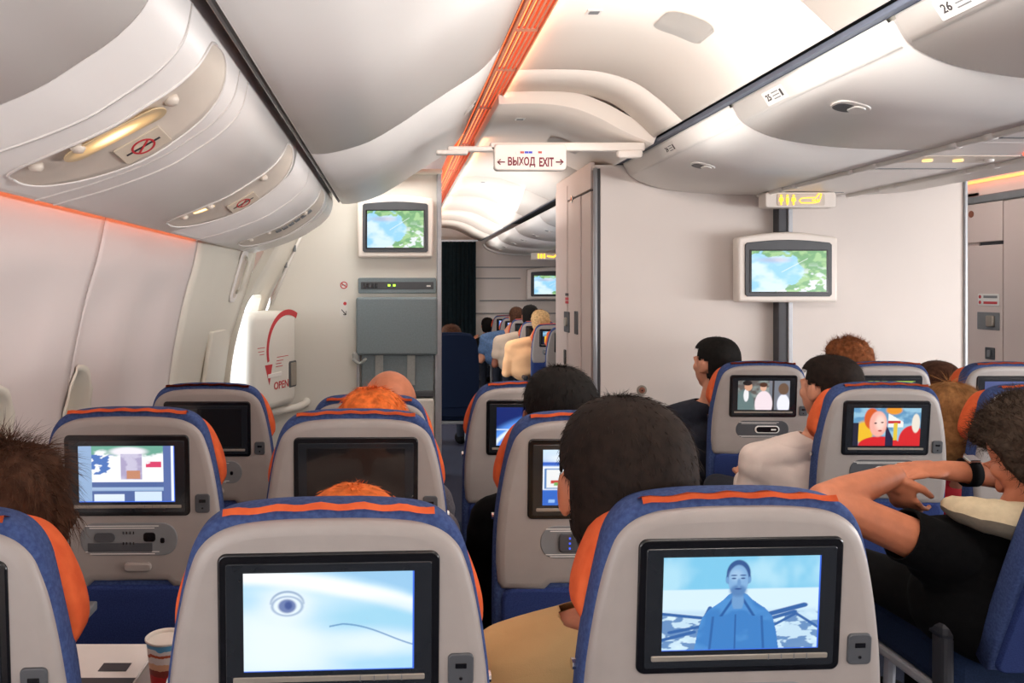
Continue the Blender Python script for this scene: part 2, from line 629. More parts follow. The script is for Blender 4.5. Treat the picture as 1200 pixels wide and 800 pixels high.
# ------------------------------------------------------------------ orange-lit grille along the aisle ceiling
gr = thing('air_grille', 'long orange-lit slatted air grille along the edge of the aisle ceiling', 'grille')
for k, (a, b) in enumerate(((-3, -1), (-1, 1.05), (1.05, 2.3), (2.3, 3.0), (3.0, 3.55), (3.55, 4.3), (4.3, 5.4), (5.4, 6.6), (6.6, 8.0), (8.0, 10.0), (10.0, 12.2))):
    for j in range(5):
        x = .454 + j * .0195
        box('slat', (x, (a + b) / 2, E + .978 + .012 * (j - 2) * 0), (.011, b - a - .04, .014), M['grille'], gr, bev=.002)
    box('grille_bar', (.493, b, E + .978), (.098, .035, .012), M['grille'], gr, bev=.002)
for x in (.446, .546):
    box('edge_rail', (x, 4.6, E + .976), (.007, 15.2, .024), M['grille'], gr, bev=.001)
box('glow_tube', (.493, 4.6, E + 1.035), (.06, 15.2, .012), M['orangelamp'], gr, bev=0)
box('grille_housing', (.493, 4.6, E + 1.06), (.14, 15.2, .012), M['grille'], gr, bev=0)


# ------------------------------------------------------------------ overhead bins
def latch(p, t, n, parent, s=1.0):
    f = frame(p, t, n)
    pl = plate('latch', rrect(.088 * s, .085 * s, .034 * s), -.004, .004, M['rail'], parent, f, .003)
    plate('latch_cup', rrect(.062 * s, .05 * s, .022 * s, -.008 * s, .01 * s), -.0055, -.003, M['dgrey'], pl, None, .001)
    plate('latch_flap', rrect(.05 * s, .03 * s, .012 * s, .008 * s, -.012 * s), -.010, -.004, M['rail'], pl, None, .002)


def placard(num, p, t, n, parent, w=.16, h=.05, up=None):
    f = frame(p, t, n)
    pl = plate('placard', rrect(w, h, .006), -.003, .002, M['rail'], parent, f, .001)
    text(num, h * .62, M['ink'], pl, T(-w * .27, -.0035, 0), .0006)
    for k in range(3):
        box('print_line', (w * .08, -.0034, .012 - .012 * k), (w * .3, .001, .004), M['mgrey'], pl, bev=0)
    box('seat_symbol', (w * .34, -.0034, 0), (w * .08, .001, h * .5), M['ink'], pl, bev=0)


lb = [(-2.45, -.57, 'left-hand bin farthest behind the photographer'), (-.57, 1.31, 'left-hand bin over the photographer'),
      (1.31, 3.19, 'large smooth left-hand overhead bin door nearest the camera'),
      (3.19, 5.07, 'left-hand overhead bin door with a latch, ending above the exit door')]
for a, b, lab in lb:
    t = thing('overhead_bin', lab if 'bin' in lab else lab, 'bin', (0, 0, 0), 0, 'bins along the left aisle')
    sheet('bin_door', LBIN, a + .003, b - .003, -.02, M['bin'], t, n=8, ny=1)
    sheet('bin_lip', [(q[0] - .012, q[1] + .02) for q in LBIN], a - .001, b + .001, -.01, M['cream'], t, n=4)
    sheet('bin_body', [(q[0] - .03, q[1] + .04) for q in LBIN], a + .01, b - .01, -.03, M['gap'], t, n=3)
    p, tt, n = on_profile(LBIN, .10, (a + b) / 2 - .12, 1)
    if n.z > 0:
        n = -n
    latch(p, tt, n, t)
box_ = struct(box('trim_5', (-.362, 1.3, E + .615), (.05, 7.5, .02), M['gap'], bev=0))
struct(box('trim_6', (-.352, 1.3, E + .562), (.010, 7.54, .03), M['mgrey'], bev=.002))

cb = [(-2.0, -.5, '28', 'centre overhead bin well behind the photographer'), (-.5, 1.10, '27', 'centre overhead bin beside the photographer'),
      (1.10, 2.15, '26', 'centre overhead bin marked 26 at the top right corner'),
      (2.15, 3.17, '25', 'centre overhead bin marked 25 with a grey-cupped latch'),
      (3.17, 4.68, '24', 'centre overhead bin marked 24, ending at the bulkhead wall')]
for a, b, num, lab in cb:
    t = thing('overhead_bin', lab, 'bin', (0, 0, 0), 0, 'bins over the centre seats')
    sheet('bin_door', CBIN, a + .004, b - .004, .02, M['bin'], t, n=8)
    sheet('bin_body', [(q[0] + .03, q[1] + .04) for q in CBIN], a + .01, b - .01, .03, M['gap'], t, n=3)
    # pale end moulding of each bin
    sheet('end_moulding', [(q[0] + .006, q[1] + .016) for q in CBIN], b - .04, b - .0005, .012, M['cream'], t, n=6)
    sheet('end_moulding', [(q[0] + .006, q[1] + .016) for q in CBIN], a + .0005, a + .04, .012, M['cream'], t, n=6)
    sheet('header_strip', [(1.341, .733), (1.36, .698), (1.388, .660)], a + .02, b - .02, -.003, M['rail'], t, n=3)
    p, tt, n = on_profile(CBIN, .26, (a + b) / 2 - .02, -1)
    if n.z > 0:
        n = -n
    latch(p, V((0, -1, 0)), n, t, 1.3)
    if num in ('24', '25', '26'):
        q = V((1.363, b - .32 if num != '24' else 3.93, E + .693))
        if num == '26':
            q.y = 1.92
        placard(num, q, V((0, -1, 0)), V((-.78, 0, -.5)), t, .15, .055)
# far cabin bins
for k, (a, b) in enumerate(((5.9, 7.4), (7.4, 8.9), (8.9, 10.4), (10.4, 11.95))):
    pr = [(x, z - .035) for x, z in CBIN]
    t = thing('overhead_bin', ['nearest far-cabin overhead bin seen past the exit sign', 'second far-cabin overhead bin past the exit sign',
                               'third far-cabin overhead bin past the exit sign', 'last far-cabin overhead bin by the far wall'][k], 'bin', (0, 0, 0), 0, 'bins of the far cabin')
    sheet('bin_door', pr, a + .004, b - .004, .02, M['bin'], t, n=6)
    for dd in (-.35, .35):
        p, tt, n = on_profile(pr, .26, (a + b) / 2 + dd, -1)
        if n.z > 0:
            n = -n
        latch(p, V((0, -1, 0)), n, t)
t = struct(empty('trim_7'))
sheet('end_arch', [(x, z - .05) for x, z in CBIN], 11.96, 12.15, .04, M['rail'], t, n=6)
# right aisle side of the centre bins, and outboard bins on the right (one plain run each)
for a, b, lab in ((-2.0, 1.1, 'rear bin door on the far side of the centre bins'), (1.1, 4.68, 'front bin door on the far side of the centre bins')):
    t = thing('overhead_bin', lab, 'bin', (0, 0, 0), 0, 'bins on the right aisle')
    sheet('bin_door', mir(CBIN), a + .004, b - .004, -.02, M['bin'], t, n=8)
rr_ = struct(empty('trim_8'))
sheet('outboard_bin_run', mir(LBIN), -3, 5.0, .02, M['bin'], rr_, n=6)
sheet('outboard_panel_run', mir(PSU), -3, 5.0, .02, M['psu'], rr_, n=6)

# ------------------------------------------------------------------ centre service panels between two rails
for x, nm in ((2.13, 'left-hand white rail under the centre bins, with jointed sleeves'), (2.655, 'right-hand white rail under the centre bins')):
    r = thing('panel_rail', nm, 'rail')
    tube('rail_tube', [(x, -2, E + .546), (x, 4.66, E + .546)], .014, M['rail'], r, n=12)
    for y in (1.55, 1.75, 2.15, 2.32, 2.82, 3.0, 3.5, 3.68, 4.2, 4.35):
        tube('rail_sleeve', [(x, y, E + .546), (x, y + .05, E + .546)], .017, M['rail'], r, n=12)
ys = [-2, -1.0, 0, .9, 1.62, 2.35, 3.0, 3.75, 4.66]
for k, (a, b) in enumerate(zip(ys[:-1], ys[1:])):
    t = thing('service_panel', 'flat ceiling service panel between the centre rails, number %s from the bulkhead' % ['eight', 'seven', 'six', 'five', 'four', 'three', 'two', 'one'][k], 'panel', (0, 0, 0), 0, 'centre service panels')
    box('panel', (2.39, (a + b) / 2, E + .556), (.50, b - a - .006, .012), M['psu'], t, bev=.003)
    if k in (4, 5, 6):
        yc = (a + b) / 2
        rc = box('lamp_recess', (2.39, yc, E + .549), (.40, .17, .006), M['recess'], t, bev=.002)
        for j, dx in enumerate((-.13, 0, .13)):
            tube('reading_lamp', [(2.39 + dx, yc, E + .552), (2.39 + dx, yc, E + .538)], .02, M['readl'] if j < 2 and k == 6 else M['rail'], t)
        if k == 6:
            tube('indicator_lamp', [(2.56, yc - .15, E + .552), (2.56, yc - .15, E + .54)], .010, M['redl'], t)
            tube('indicator_lamp', [(2.61, yc - .28, E + .552), (2.61, yc - .28, E + .54)], .010, M['redl'], t)
    box('vent_slot', (2.39, b - .1, E + .5495), (.36, .02, .004), M['mgrey'], t, bev=0)

# ------------------------------------------------------------------ left service panels (convex moulding with lamp recesses)
yl = [-2.45, -.6, .55, 1.31, 3.17, 5.05]
nm = ['left service panel farthest behind the photographer', 'left service panel behind the photographer', 'plain left service panel above the photographer',
      'curved left service panel with an amber reading lamp glow, at the top left corner', 'small curved left service panel next to the exit door']
for k, (a, b) in enumerate(zip(yl[:-1], yl[1:])):
    t = thing('service_panel', nm[k], 'panel', (0, 0, 0), 0, 'left service panels')
    sheet('panel', PSU, a + .002, b - .002, -.018, M['psu'], t, n=8)
    # raised ribs across
    ribs = {3: (1.52, 1.99, 2.10), 4: (3.62, 4.66)}.get(k, ((a + b) / 2,))
    for y in ribs:
        sheet('rib', [(q[0], q[1]) for q in PSU[1:]], y, y + .006, .0035, M['psu'], t, n=8)
    rec = {3: [(1.735, 1), (2.92, 0)], 4: [(4.25, 2)]}.get(k, [])
    SC_ = lambda q, e: .030 * e * (.5 + .5 * q) - .012 * e * (1 - q * q)
    for yc, kind in rec:
        # oval recess following the curve
        bm = bmesh.new()
        rows = 30
        for pas, (half, off) in enumerate(((.105, .002), )):
            vv = []
            for i in range(rows + 1):
                s = .50 - .40 * math.cos(PI * i / rows)
                p, tt, n = on_profile(PSU, s, yc, 1)
                if n.x < 0 and n.z > 0:
                    n = -n
                n = V((abs(n.x), 0, -abs(n.z)))
                e = max(0, 1 - math.cos(PI * i / rows) ** 2) ** .38
                hw = half * e
                vv.append([bm.verts.new(p + n * (off + SC_(q, e)) + V((0, q * hw, 0))) for q in (-1, -.8, -.5, 0, .5, .8, 1)])
            for r0, r1 in zip(vv[:-1], vv[1:]):
                for q in range(6):
                    bm.faces.new((r0[q], r0[q + 1], r1[q + 1], r1[q]))
        bmesh.ops.remove_doubles(bm, verts=bm.verts, dist=1e-6)
        bmesh.ops.recalc_face_normals(bm, faces=bm.faces)
        bmesh.ops.solidify(bm, geom=bm.faces[:], thickness=-.003)
        rec_o = frombm('lamp_recess', bm, M['recess'], t, None, True)
        # raised brow along the far side of the recess (seen as the bright rim)
        for side in (-1, 1):
            pts = []
            for i in range(rows + 1):
                s = .50 - .40 * math.cos(PI * i / rows)
                p, tt, n = on_profile(PSU, s, yc, 1)
                n = V((abs(n.x), 0, -abs(n.z)))
                e = max(0, 1 - math.cos(PI * i / rows) ** 2) ** .38
                pts.append(p + n * (.002 + SC_(side, e)) + V((0, side * .106 * e, 0)))
            tube('recess_rim', pts, .0035, M['psu'], t, n=6)
        def fr(s, dy, off=.004):
            p, tt, n = on_profile(PSU, s, yc + dy, 1)
            n = V((abs(n.x), 0, -abs(n.z)))
            q = dy / .105
            e = max(0, 1 - (2 * (s - .1) / .8 - 1) ** 2) ** .38
            slope = (.015 * e + .024 * e * q) / .105
            n2 = (n + V((0, -slope, 0))).normalized()
            return frame(p + n * (off + SC_(q, e)), tt, n2)
        if kind < 2:
            lens = plate('reading_lamp', rrect(.24 if kind else .08, .070, .034), -.0012, .002, M['glow'], t, fr(.53 if kind else .68, -.050), .001)
        for s, dy in ((.33, -.05), (.64, -.075), (.79, -.05)):
            m4 = fr(s, dy)
            bm = bmesh.new()
            tube_bm(bm, [(0, .005, 0), (0, -.006, 0), (.002, -.012, 0)], [.017, .015, .009], 14)
            frombm('air_nozzle', bm, M['recess'], t, m4, True)
        if kind < 2:
            m4 = fr(.50, .052)
            pl = plate('placard', rrect(.115, .075, .004), -.003, .002, M['decal'], t, m4, .001)
            disc('ring_symbol', .028, .001, M['red'], pl, T(0, -.003, 0), 28, .023)
            box('slash_bar', (0, -.0038, 0), (.050, .001, .005), M['red'], pl, Matrix.Rotation(math.radians(-40), 4, 'Y'), bev=0)
            box('cigarette_symbol', (0, -.0034, 0), (.085, .001, .006), M['ink'], pl, bev=0)
        else:
            for j in range(6):
                plate('control_key', rrect(.03, .03, .005), -.006, .002, M['mgrey'], t, fr(.30 + .055 * j, -.01), .001)
    if b > 5 or k == 3:
        sheet('panel_edge', PSU, b - .004, b + .004 if k == 4 else b - .001, -.03, M['cream'], t, n=6)
# orange mood lamp above the side wall
ml = thing('mood_lamp', 'orange light strip glowing along the top of the left side wall', 'light')
box('lamp_tube', (-.937, .75, E + .258), (.02, 6.3, .02), M['orangelamp'], ml, bev=.003)

# ------------------------------------------------------------------ left wall, windows
wl = struct(empty('wall_left'))
wins = [1.0, 1.6, 2.2, 2.8]


def wdisp(x, y, z):
    d = 0.0
    for wy in wins + [3.42]:
        u = abs(y - wy) / .25
        top = .10
        v = max(0.0, min(1.0, (top - z) / .22))
        if u < 1:
            d -= .028 * (1 - u * u) ** 1.5 * v * v * (3 - 2 * v)
    for sy in (.14, 1.41, 2.68, 3.95):
        q = min(1.0, abs(y - sy) / .12)
        d *= q * q * (3 - 2 * q)
    return (d, 0)


def superell(y, z, a, b, n=28, e=2.6):
    out = []
    for k in range(n):
        t = 2 * PI * k / n
        c, s = math.cos(t), math.sin(t)
        out.append((y + a * math.copysign(abs(c) ** (2 / e), c), z + b * math.copysign(abs(s) ** (2 / e), s)))
    return out


def cut(o, cutter):
    md = o.modifiers.new('cut', 'BOOLEAN')
    md.object = cutter
    md.solver = 'EXACT'
    dg = bpy.context.evaluated_depsgraph_get()
    me = bpy.data.meshes.new_from_object(o.evaluated_get(dg))
    o.modifiers.clear()
    o.data = me


def yz_prism(pts, x0, x1):
    bm = bmesh.new()
    a = [bm.verts.new((x0, y, z)) for y, z in pts]
    b = [bm.verts.new((x1, y, z)) for y, z in pts]
    n = len(pts)
    for i in range(n):
        bm.faces.new((a[i - 1], a[i], b[i], b[i - 1]))
    bm.faces.new(a)
    bm.faces.new(b[::-1])
    bmesh.ops.recalc_face_normals(bm, faces=bm.faces)
    return bm


WZ = E - .475
for k, (a, b) in enumerate(((-3, -1.13), (-1.13, .14), (.14, 1.41), (1.41, 2.68), (2.68, 3.95))):
    o = sheet('wall_panel', WALL, a + .0025, b - .0025, -.012, M['wall'], wl, n=6, ny=28, disp=wdisp)
    for wy in wins:
        if a < wy < b:
            bmc = yz_prism(superell(wy, WZ, .125, .185), -1.3, -.9)
            c = frombm('cutter', bmc, M['wall'])
            cut(o, c)
            bpy.data.objects.remove(c)
for k, wy in enumerate(wins):
    wn = struct(empty('window_%d' % (k + 1)))
    # tapering reveal
    bm = bmesh.new()
    rings = []
    def wx(z, y):
        p = catmull(WALL, 6)
        best = min(p, key=lambda q: abs(q.y + E - z))
        return best.x
    for (sc, dx, lip) in ((1.12, .005, 0), (1.10, .012, 0), (1.0, .008, 0), (.86, -.07, 0)):
        rings.append([bm.verts.new((wx(z, y) + dx + wdisp(0, y, z - E)[0], y, z)) for y, z in superell(wy, WZ, .125 * sc, .185 * sc)])
    for r0, r1 in zip(rings[:-1], rings[1:]):
        for i in range(28):
            bm.faces.new((r0[i - 1], r0[i], r1[i], r1[i - 1])).smooth = True
    bmesh.ops.recalc_face_normals(bm, faces=bm.faces)
    frombm('window_reveal', bm, M['cream'], wn)
    bm = yz_prism(superell(wy, WZ, .108, .162), -1.215, -1.205)
    frombm('window_shade', bm, M['cream'], wn)
    box('shade_handle', (-1.2, wy, WZ - .13), (.012, .07, .012), M['rail'], wn)

# cream lining between the last side panel and the exit door
def ldisp(x, y, z):
    t = max(0, min(1, (y - 3.95) / 1.15))
    f = max(0, min(1, (z + .75) / .7))
    return (.085 * t * f, 0)
sheet('lining_panel', WALL, 3.953, 5.125, -.03, M['cream'], wl, n=6, ny=10, disp=ldisp)


def wallpt(z, y):
    p = min(catmull(WALL, 10), key=lambda q: abs(q.y - z))
    return V((p.x + ldisp(0, y, p.y)[0], y, E + p.y))


def wallframe(z, y, off=.0):
    a, b = wallpt(z - .05, y), wallpt(z + .05, y)
    up = (b - a).normalized()
    n = up.cross(V((0, 1, 0))).normalized()
    if n.x < 0:
        n = -n
    return frame(wallpt(z, y) + n * off, V((0, -1, 0)).cross(V((0, 0, 0))) if False else V((0, 1, 0)), n)


gh = thing('grab_handle', 'cream recessed grab handle on the lining beside the exit door', 'handle')
plate('recess_plate', rrect(.17, .33, .05), -.008, .006, M['psu'], gh, wallframe(.08, 4.82), .006)
plate('recess_pocket', rrect(.11, .27, .04), -.0095, -.004, M['recess'], gh, wallframe(.08, 4.82), .001)
tube('grip_bar', [(0, -.01, .12), (0, -.035, .10), (0, -.035, -.08), (0, -.01, -.10)], .013, M['cream'], gh, wallframe(.08, 4.82))
lw = thing('lining_box', 'plain cream box cover low on the lining by the door', 'cover')
plate('cover', rrect(.52, .75, .02), -.03, -.002, M['cream'], lw, wallframe(-.62, 4.80), .008)

# ------------------------------------------------------------------ exit door on the left
DOOR = [(-.60, .60), (-.72, .37), (-.80, .2), (-.93, -.04), (-1.0, -.25), (-1.05, -.5), (-1.07, -.8), (-1.06, -1.1), (-1.0, -1.4)]
dr = struct(empty('door_1'))
o = sheet('door_skin', DOOR, 5.11, 6.04, -.05, M['cream'], dr, n=5, ny=4)
bmc = yz_prism(superell(5.42, E - .42, .27, .38, 32, 5), -1.4, -.7)
c = frombm('cutter', bmc, M['cream'])
cut(o, c)
bpy.data.objects.remove(c)
# hinge cover strip against the partition
tube('door_edge_strip', [(-.70, 5.98, E + .40), (-.80, 5.98, E + .18), (-.925, 5.98, E - .12)], .012, M['rail'], dr)
for z in (.30, .18):
    box('hinge_cap', (-.745 - (.30 - z) * .55, 5.95, E + z), (.02, .03, .05), M['mgrey'], dr)
# slide bustle
bst = thing('slide_bustle', 'white bulging escape slide cover with a red curved arrow and OPEN', 'cover')
A_, B_ = V((-.935, 5.24, 0)), V((-.715, 5.86, 0))
t_ = (B_ - A_).normalized()
n_ = V((t_.y, -t_.x, 0))
ctr = (A_ + B_) / 2
FB = frame(V((ctr.x, ctr.y, E - .50)), t_, n_)
Lb = (B_ - A_).length
plate('cover_shell', rrect(Lb, .68, .07, 0, 0, 6), 0, .30, M['white'], bst, FB, .05, 5)
# arrow: an arc band
bm = bmesh.new()
def band(bm, pts, y):
    vs = [(bm.verts.new((a[0], y, a[1])), bm.verts.new((b[0], y, b[1]))) for a, b in pts]
    for p, q in zip(vs[:-1], vs[1:]):
        bm.faces.new((p[0], p[1], q[1], q[0]))
arc = []
cxa, cza, ra = .18, .0, .30
for k in range(25):
    a = math.radians(62 + (196 - 62) * k / 24)
    wd = .050 - .022 * k / 24
    arc.append(((cxa + (ra * 1.0 - wd / 2) * math.cos(a), cza + (ra - wd / 2) * math.sin(a) * .87), (cxa + (ra + wd / 2) * math.cos(a), cza + (ra + wd / 2) * math.sin(a) * .87)))
band(bm, arc, -.0015)
xe, ze = cxa + ra * math.cos(math.radians(196)), cza + ra * math.sin(math.radians(196)) * .87
tri = [bm.verts.new(v) for v in ((xe - .05, -.0015, ze - .02), (xe + .055, -.0015, ze - .02), (xe + .012, -.0015, ze - .16))]
bm.faces.new(tri)
bmesh.ops.recalc_face_normals(bm, faces=bm.faces)
bmesh.ops.solidify(bm, geom=bm.faces[:], thickness=.001)
bmesh.ops.translate(bm, vec=(0, 0, .07), verts=bm.verts)
frombm('red_arrow', bm, M['red'], bst, FB)
text('OPEN', .075, M['red'], bst, FB @ T(.08, -.0015, -.18), .001, 1.15)
for k, (x, z, wd) in enumerate(((-.21, .10, .1), (-.21, .075, .08), (-.2, .055, .06), (.10, .02, .17), (.06, -.005, .1), (.04, -.025, .08), (.05, -.045, .1))):
    box('print_line', (x, -.0012, z), (wd, .001, .0045), M['red'], bst, FB, bev=0)
plate('viewer_slot', rrect(.20, .028, .005, -.02, -.10), -.006, .01, M['rail'], bst, FB, .002)
plate('latch_window', rrect(.12, .19, .02, .255, -.12), -.004, .01, M['dgrey'], bst, FB, .003)
plate('latch_lever', rrect(.085, .165, .01, .26, -.12), -.010, .005, M['silver'], bst, FB, .003)
ab = thing('assist_bar', 'white horizontal assist bar low beside the exit door', 'handle')
tube('bar', [(-.95, 5.6, E - .885), (-.72, 5.85, E - .875), (-.66, 5.95, E - .86), (-.66, 6.04, E - .84)], .028, M['white'], ab, n=14)

# ------------------------------------------------------------------ left partition with monitor and crew seat
K6 = F / 6.0


def q6(px, py):
    return ((px - CX) / K6, E - (py - CY) / K6)


pw = thing('partition_wall', 'white partition wall ahead on the left carrying the crew seat', 'partition')
plate('wall_panel', [(-1.12, 0), (.345, 0), (.345, E + .86), (-.55, E + .86), (-.72, E + .37), (-.93, E - .10), (-1.08, E - .5)], 6.0, 6.05, M['white'], pw, None, .003)
box('edge_post', (.338, 6.01, 1.14), (.036, .07, 2.28), M['trim'], pw, bev=.006)
box('top_rail', (.15, 5.98, E + .875), (.42, .10, .035), M['cream'], pw, bev=.012)
# decals
x, z = q6(403, 334)
pl = plate('no_smoking_decal', rrect(.062, .062, .01, 0, 0), -.002, .001, M['paper'], pw, T(x, 6.0, z), .0005)
disc('ring_symbol', .028, .001, M['red'], pl, T(0, -.002, 0), 28, .021)
box('slash_bar', (0, -.0028, 0), (.045, .001, .007), M['red'], pl, Matrix.Rotation(math.radians(40), 4, 'Y'), bev=0)
box('cigarette_symbol', (0, -.0025, 0), (.034, .001, .005), M['ink'], pl, bev=0)
x, z = q6(403, 361)
pl = plate('oxygen_decal', rrect(.062, .13, .01, 0, 0), -.002, .001, M['paper'], pw, T(x, 6.0, z), .0005)
disc('red_symbol', .013, .001, M['red'], pl, T(.008, -.002, .035), 16)
tube('arrow_symbol', [(-.018, -.003, -.01), (.016, -.003, -.048)], .003, M['ink'], pl, n=5)
tube('arrow_symbol', [(-.006, -.003, -.047), (.017, -.003, -.049), (.017, -.003, -.022)], .003, M['ink'], pl, n=5)


# ---- screens -----------------------------------------------------------------
def grid(w, h):
    v, u = np.mgrid[0:h, 0:w].astype(float)
    return u / (w - 1), v / (h - 1)


def fbm(u, v, sc, seed):
    r = np.random.default_rng(seed)
    out = np.zeros_like(u)
    amp = 1.0
    for k in range(4):
        n = int(sc * 2 ** k) + 2
        g = r.random((n + 2, n + 2))
        x, y = u * n, v * n
        xi, yi = np.clip(x.astype(int), 0, n), np.clip(y.astype(int), 0, n)
        fx, fy = x - xi, y - yi
        fx, fy = fx * fx * (3 - 2 * fx), fy * fy * (3 - 2 * fy)
        out += amp * ((g[yi, xi] * (1 - fx) + g[yi, xi + 1] * fx) * (1 - fy) + (g[yi + 1, xi] * (1 - fx) + g[yi + 1, xi + 1] * fx) * fy)
        amp *= .5
    return out / 1.875


def C(*c):
    return np.array(lin(c)[:3])


def mix(a, b, m):
    m = np.clip(m, 0, 1)[..., None]
    return a * (1 - m) + b * m


def solid(u, c):
    return np.ones(u.shape + (3,)) * c


def sst(x, a, b):
    t = np.clip((x - a) / (b - a), 0, 1)
    return t * t * (3 - 2 * t)


def ell(u, v, cx, cy, rx, ry, soft=.15):
    d = np.sqrt(((u - cx) / rx) ** 2 + ((v - cy) / ry) ** 2)
    return 1 - sst(d, 1 - soft, 1 + soft)


def rect(u, v, x0, x1, y0, y1):
    return ((u >= x0) & (u <= x1) & (v >= y0) & (v <= y1)).astype(float)


def curve_line(u, v, f, x0, x1, wd):
    return (1 - sst(abs(v - f(u)), wd * .4, wd)) * ((u >= x0) & (u <= x1))


def im_whale(u, v):
    c = solid(u, C(200, 232, 250))
    c = mix(c, C(160, 214, 242), sst(fbm(u * .7, v, 2, 3), .35, .75) * .9)
    c = mix(c, C(240, 250, 255), ell(u, v, .18, .28, .34, .4, .7) * .85)
    c = mix(c, C(250, 253, 255), 1 - sst(abs(v - (.97 - .32 * u ** 1.6)), .03, .13))
    c = mix(c, C(150, 200, 236), sst(v - (1.06 - .34 * u ** 1.6), 0, .1) * .9)
    c = mix(c, C(160, 216, 240), ell(u, v, .72, .55, .3, .14, .8) * .7)
    c = mix(c, C(236, 248, 255), ell(u, v, .75, .28, .25, .12, .8) * .8)
    c = mix(c, C(236, 246, 253), ell(u, v, .25, .68, .14, .17, .6) * .8)
    c = mix(c, C(120, 150, 190), (ell(u, v, .255, .665, .095, .105, .1) - ell(u, v, .255, .665, .080, .088, .1)).clip(0, 1) * .7)
    c = mix(c, C(110, 140, 180), (ell(u, v, .255, .69, .10, .13, .08) - ell(u, v, .255, .675, .094, .125, .1)).clip(0, 1) * (v > .68) * .8)
    c = mix(c, C(112, 130, 178), ell(u, v, .255, .665, .052, .070, .2))
    c = mix(c, C(70, 90, 150), ell(u, v, .262, .672, .022, .04, .4))
    c = mix(c, C(90, 140, 190), curve_line(u, v, lambda x: .45 + .035 * np.sin((x - .5) * 9) - .42 * np.clip(x - .58, 0, 1) ** 1.05, .5, 1, .012) * .8)
    return c


def im_edge(c, u, v):
    return mix(c, C(60, 110, 230), np.maximum((u > .992), (v < .012)).astype(float))


def im_man(u, v):
    c = mix(solid(u, C(126, 200, 234)), C(176, 224, 244), sst(fbm(u, v * .5, 3, 8), .4, .7))
    c = mix(c, C(214, 238, 250), 1 - sst(v, .645, .665))
    c = mix(c, C(196, 224, 242), (1 - sst(v, .40, .46)) * sst(fbm(u, v, 6, 4), .4, .6))
    c = mix(c, C(70, 120, 180), (1 - sst(v, .36, .42 + .0)) * sst(fbm(u, v * 1.6, 9, 2), .47, .53) * .85)
    for (x0, y0, x1, y1, wd) in ((0, .40, .3, .34, .02), (.05, .2, .28, .27, .02), (.62, .30, .84, .40, .022), (.7, .25, .85, .38, .015), (.85, .38, 1.0, .22, .014), (.24, .25, .30, .46, .016), (0, .12, .2, .2, .02), (.68, .38, .9, .47, .03)):
        t = np.clip(((u - x0) * (x1 - x0) + (v - y0) * (y1 - y0)) / ((x1 - x0) ** 2 + (y1 - y0) ** 2), 0, 1)
        d = np.hypot(u - x0 - t * (x1 - x0), v - y0 - t * (y1 - y0))
        c = mix(c, C(52, 100, 166), 1 - sst(d, wd * .6, wd))
    cx = .475
    hw = np.interp(v, [0, .2, .35, .44, .50, .55, .60, .64], [.27, .25, .225, .18, .125, .085, .055, .0])
    body = (abs(u - cx) < hw).astype(float)
    c = mix(c, C(62, 128, 198), body)
    c = mix(c, C(84, 150, 214), body * sst(fbm(u, v, 4, 12), .42, .62) * .8)
    c = mix(c, C(40, 92, 160), body * (1 - sst(abs(abs(u - cx) - (.60 - v) * .40 - .01), .004, .016)) * (v > .36) * (v < .60))
    c = mix(c, C(44, 96, 164), body * (1 - sst(abs(u - cx + .012), .002, .008)) * (v < .38))
    for dx in (-1, 1):
        c = mix(c, C(46, 100, 168), body * (1 - sst(abs(u - cx - dx * (.155 + .05 * (.35 - v))), .003, .012)) * (v < .36))
    c = mix(c, C(112, 158, 208), ell(u, v, cx, .53, .038, .12, .15) * (v > .44))
    c = mix(c, C(52, 88, 146), ell(u, v, cx, .815, .076, .150, .06))
    c = mix(c, C(52, 88, 146), ell(u, v, cx, .77, .079, .10, .06))
    c = mix(c, C(132, 176, 220), ell(u, v, cx, .745, .064, .165, .08))
    c = mix(c, C(160, 196, 230), ell(u, v, cx - .012, .80, .040, .06, .6))
    c = mix(c, C(78, 122, 178), ell(u, v, cx, .635, .052, .062, .35) * .85)
    c = mix(c, C(110, 154, 204), ell(u, v, cx + .004, .715, .012, .05, .4))
    for dx in (-.029, .029):
        c = mix(c, C(50, 84, 140), ell(u, v, cx + dx, .768, .014, .009, .4))
        c = mix(c, C(60, 96, 152), ell(u, v, cx + dx, .800, .020, .008, .4))
        c = mix(c, C(110, 156, 206), ell(u, v, cx + dx * 2.45, .75, .010, .035, .3))
    c = mix(c, C(48, 78, 140), ell(u, v, cx, .655, .022, .008, .4))
    return c


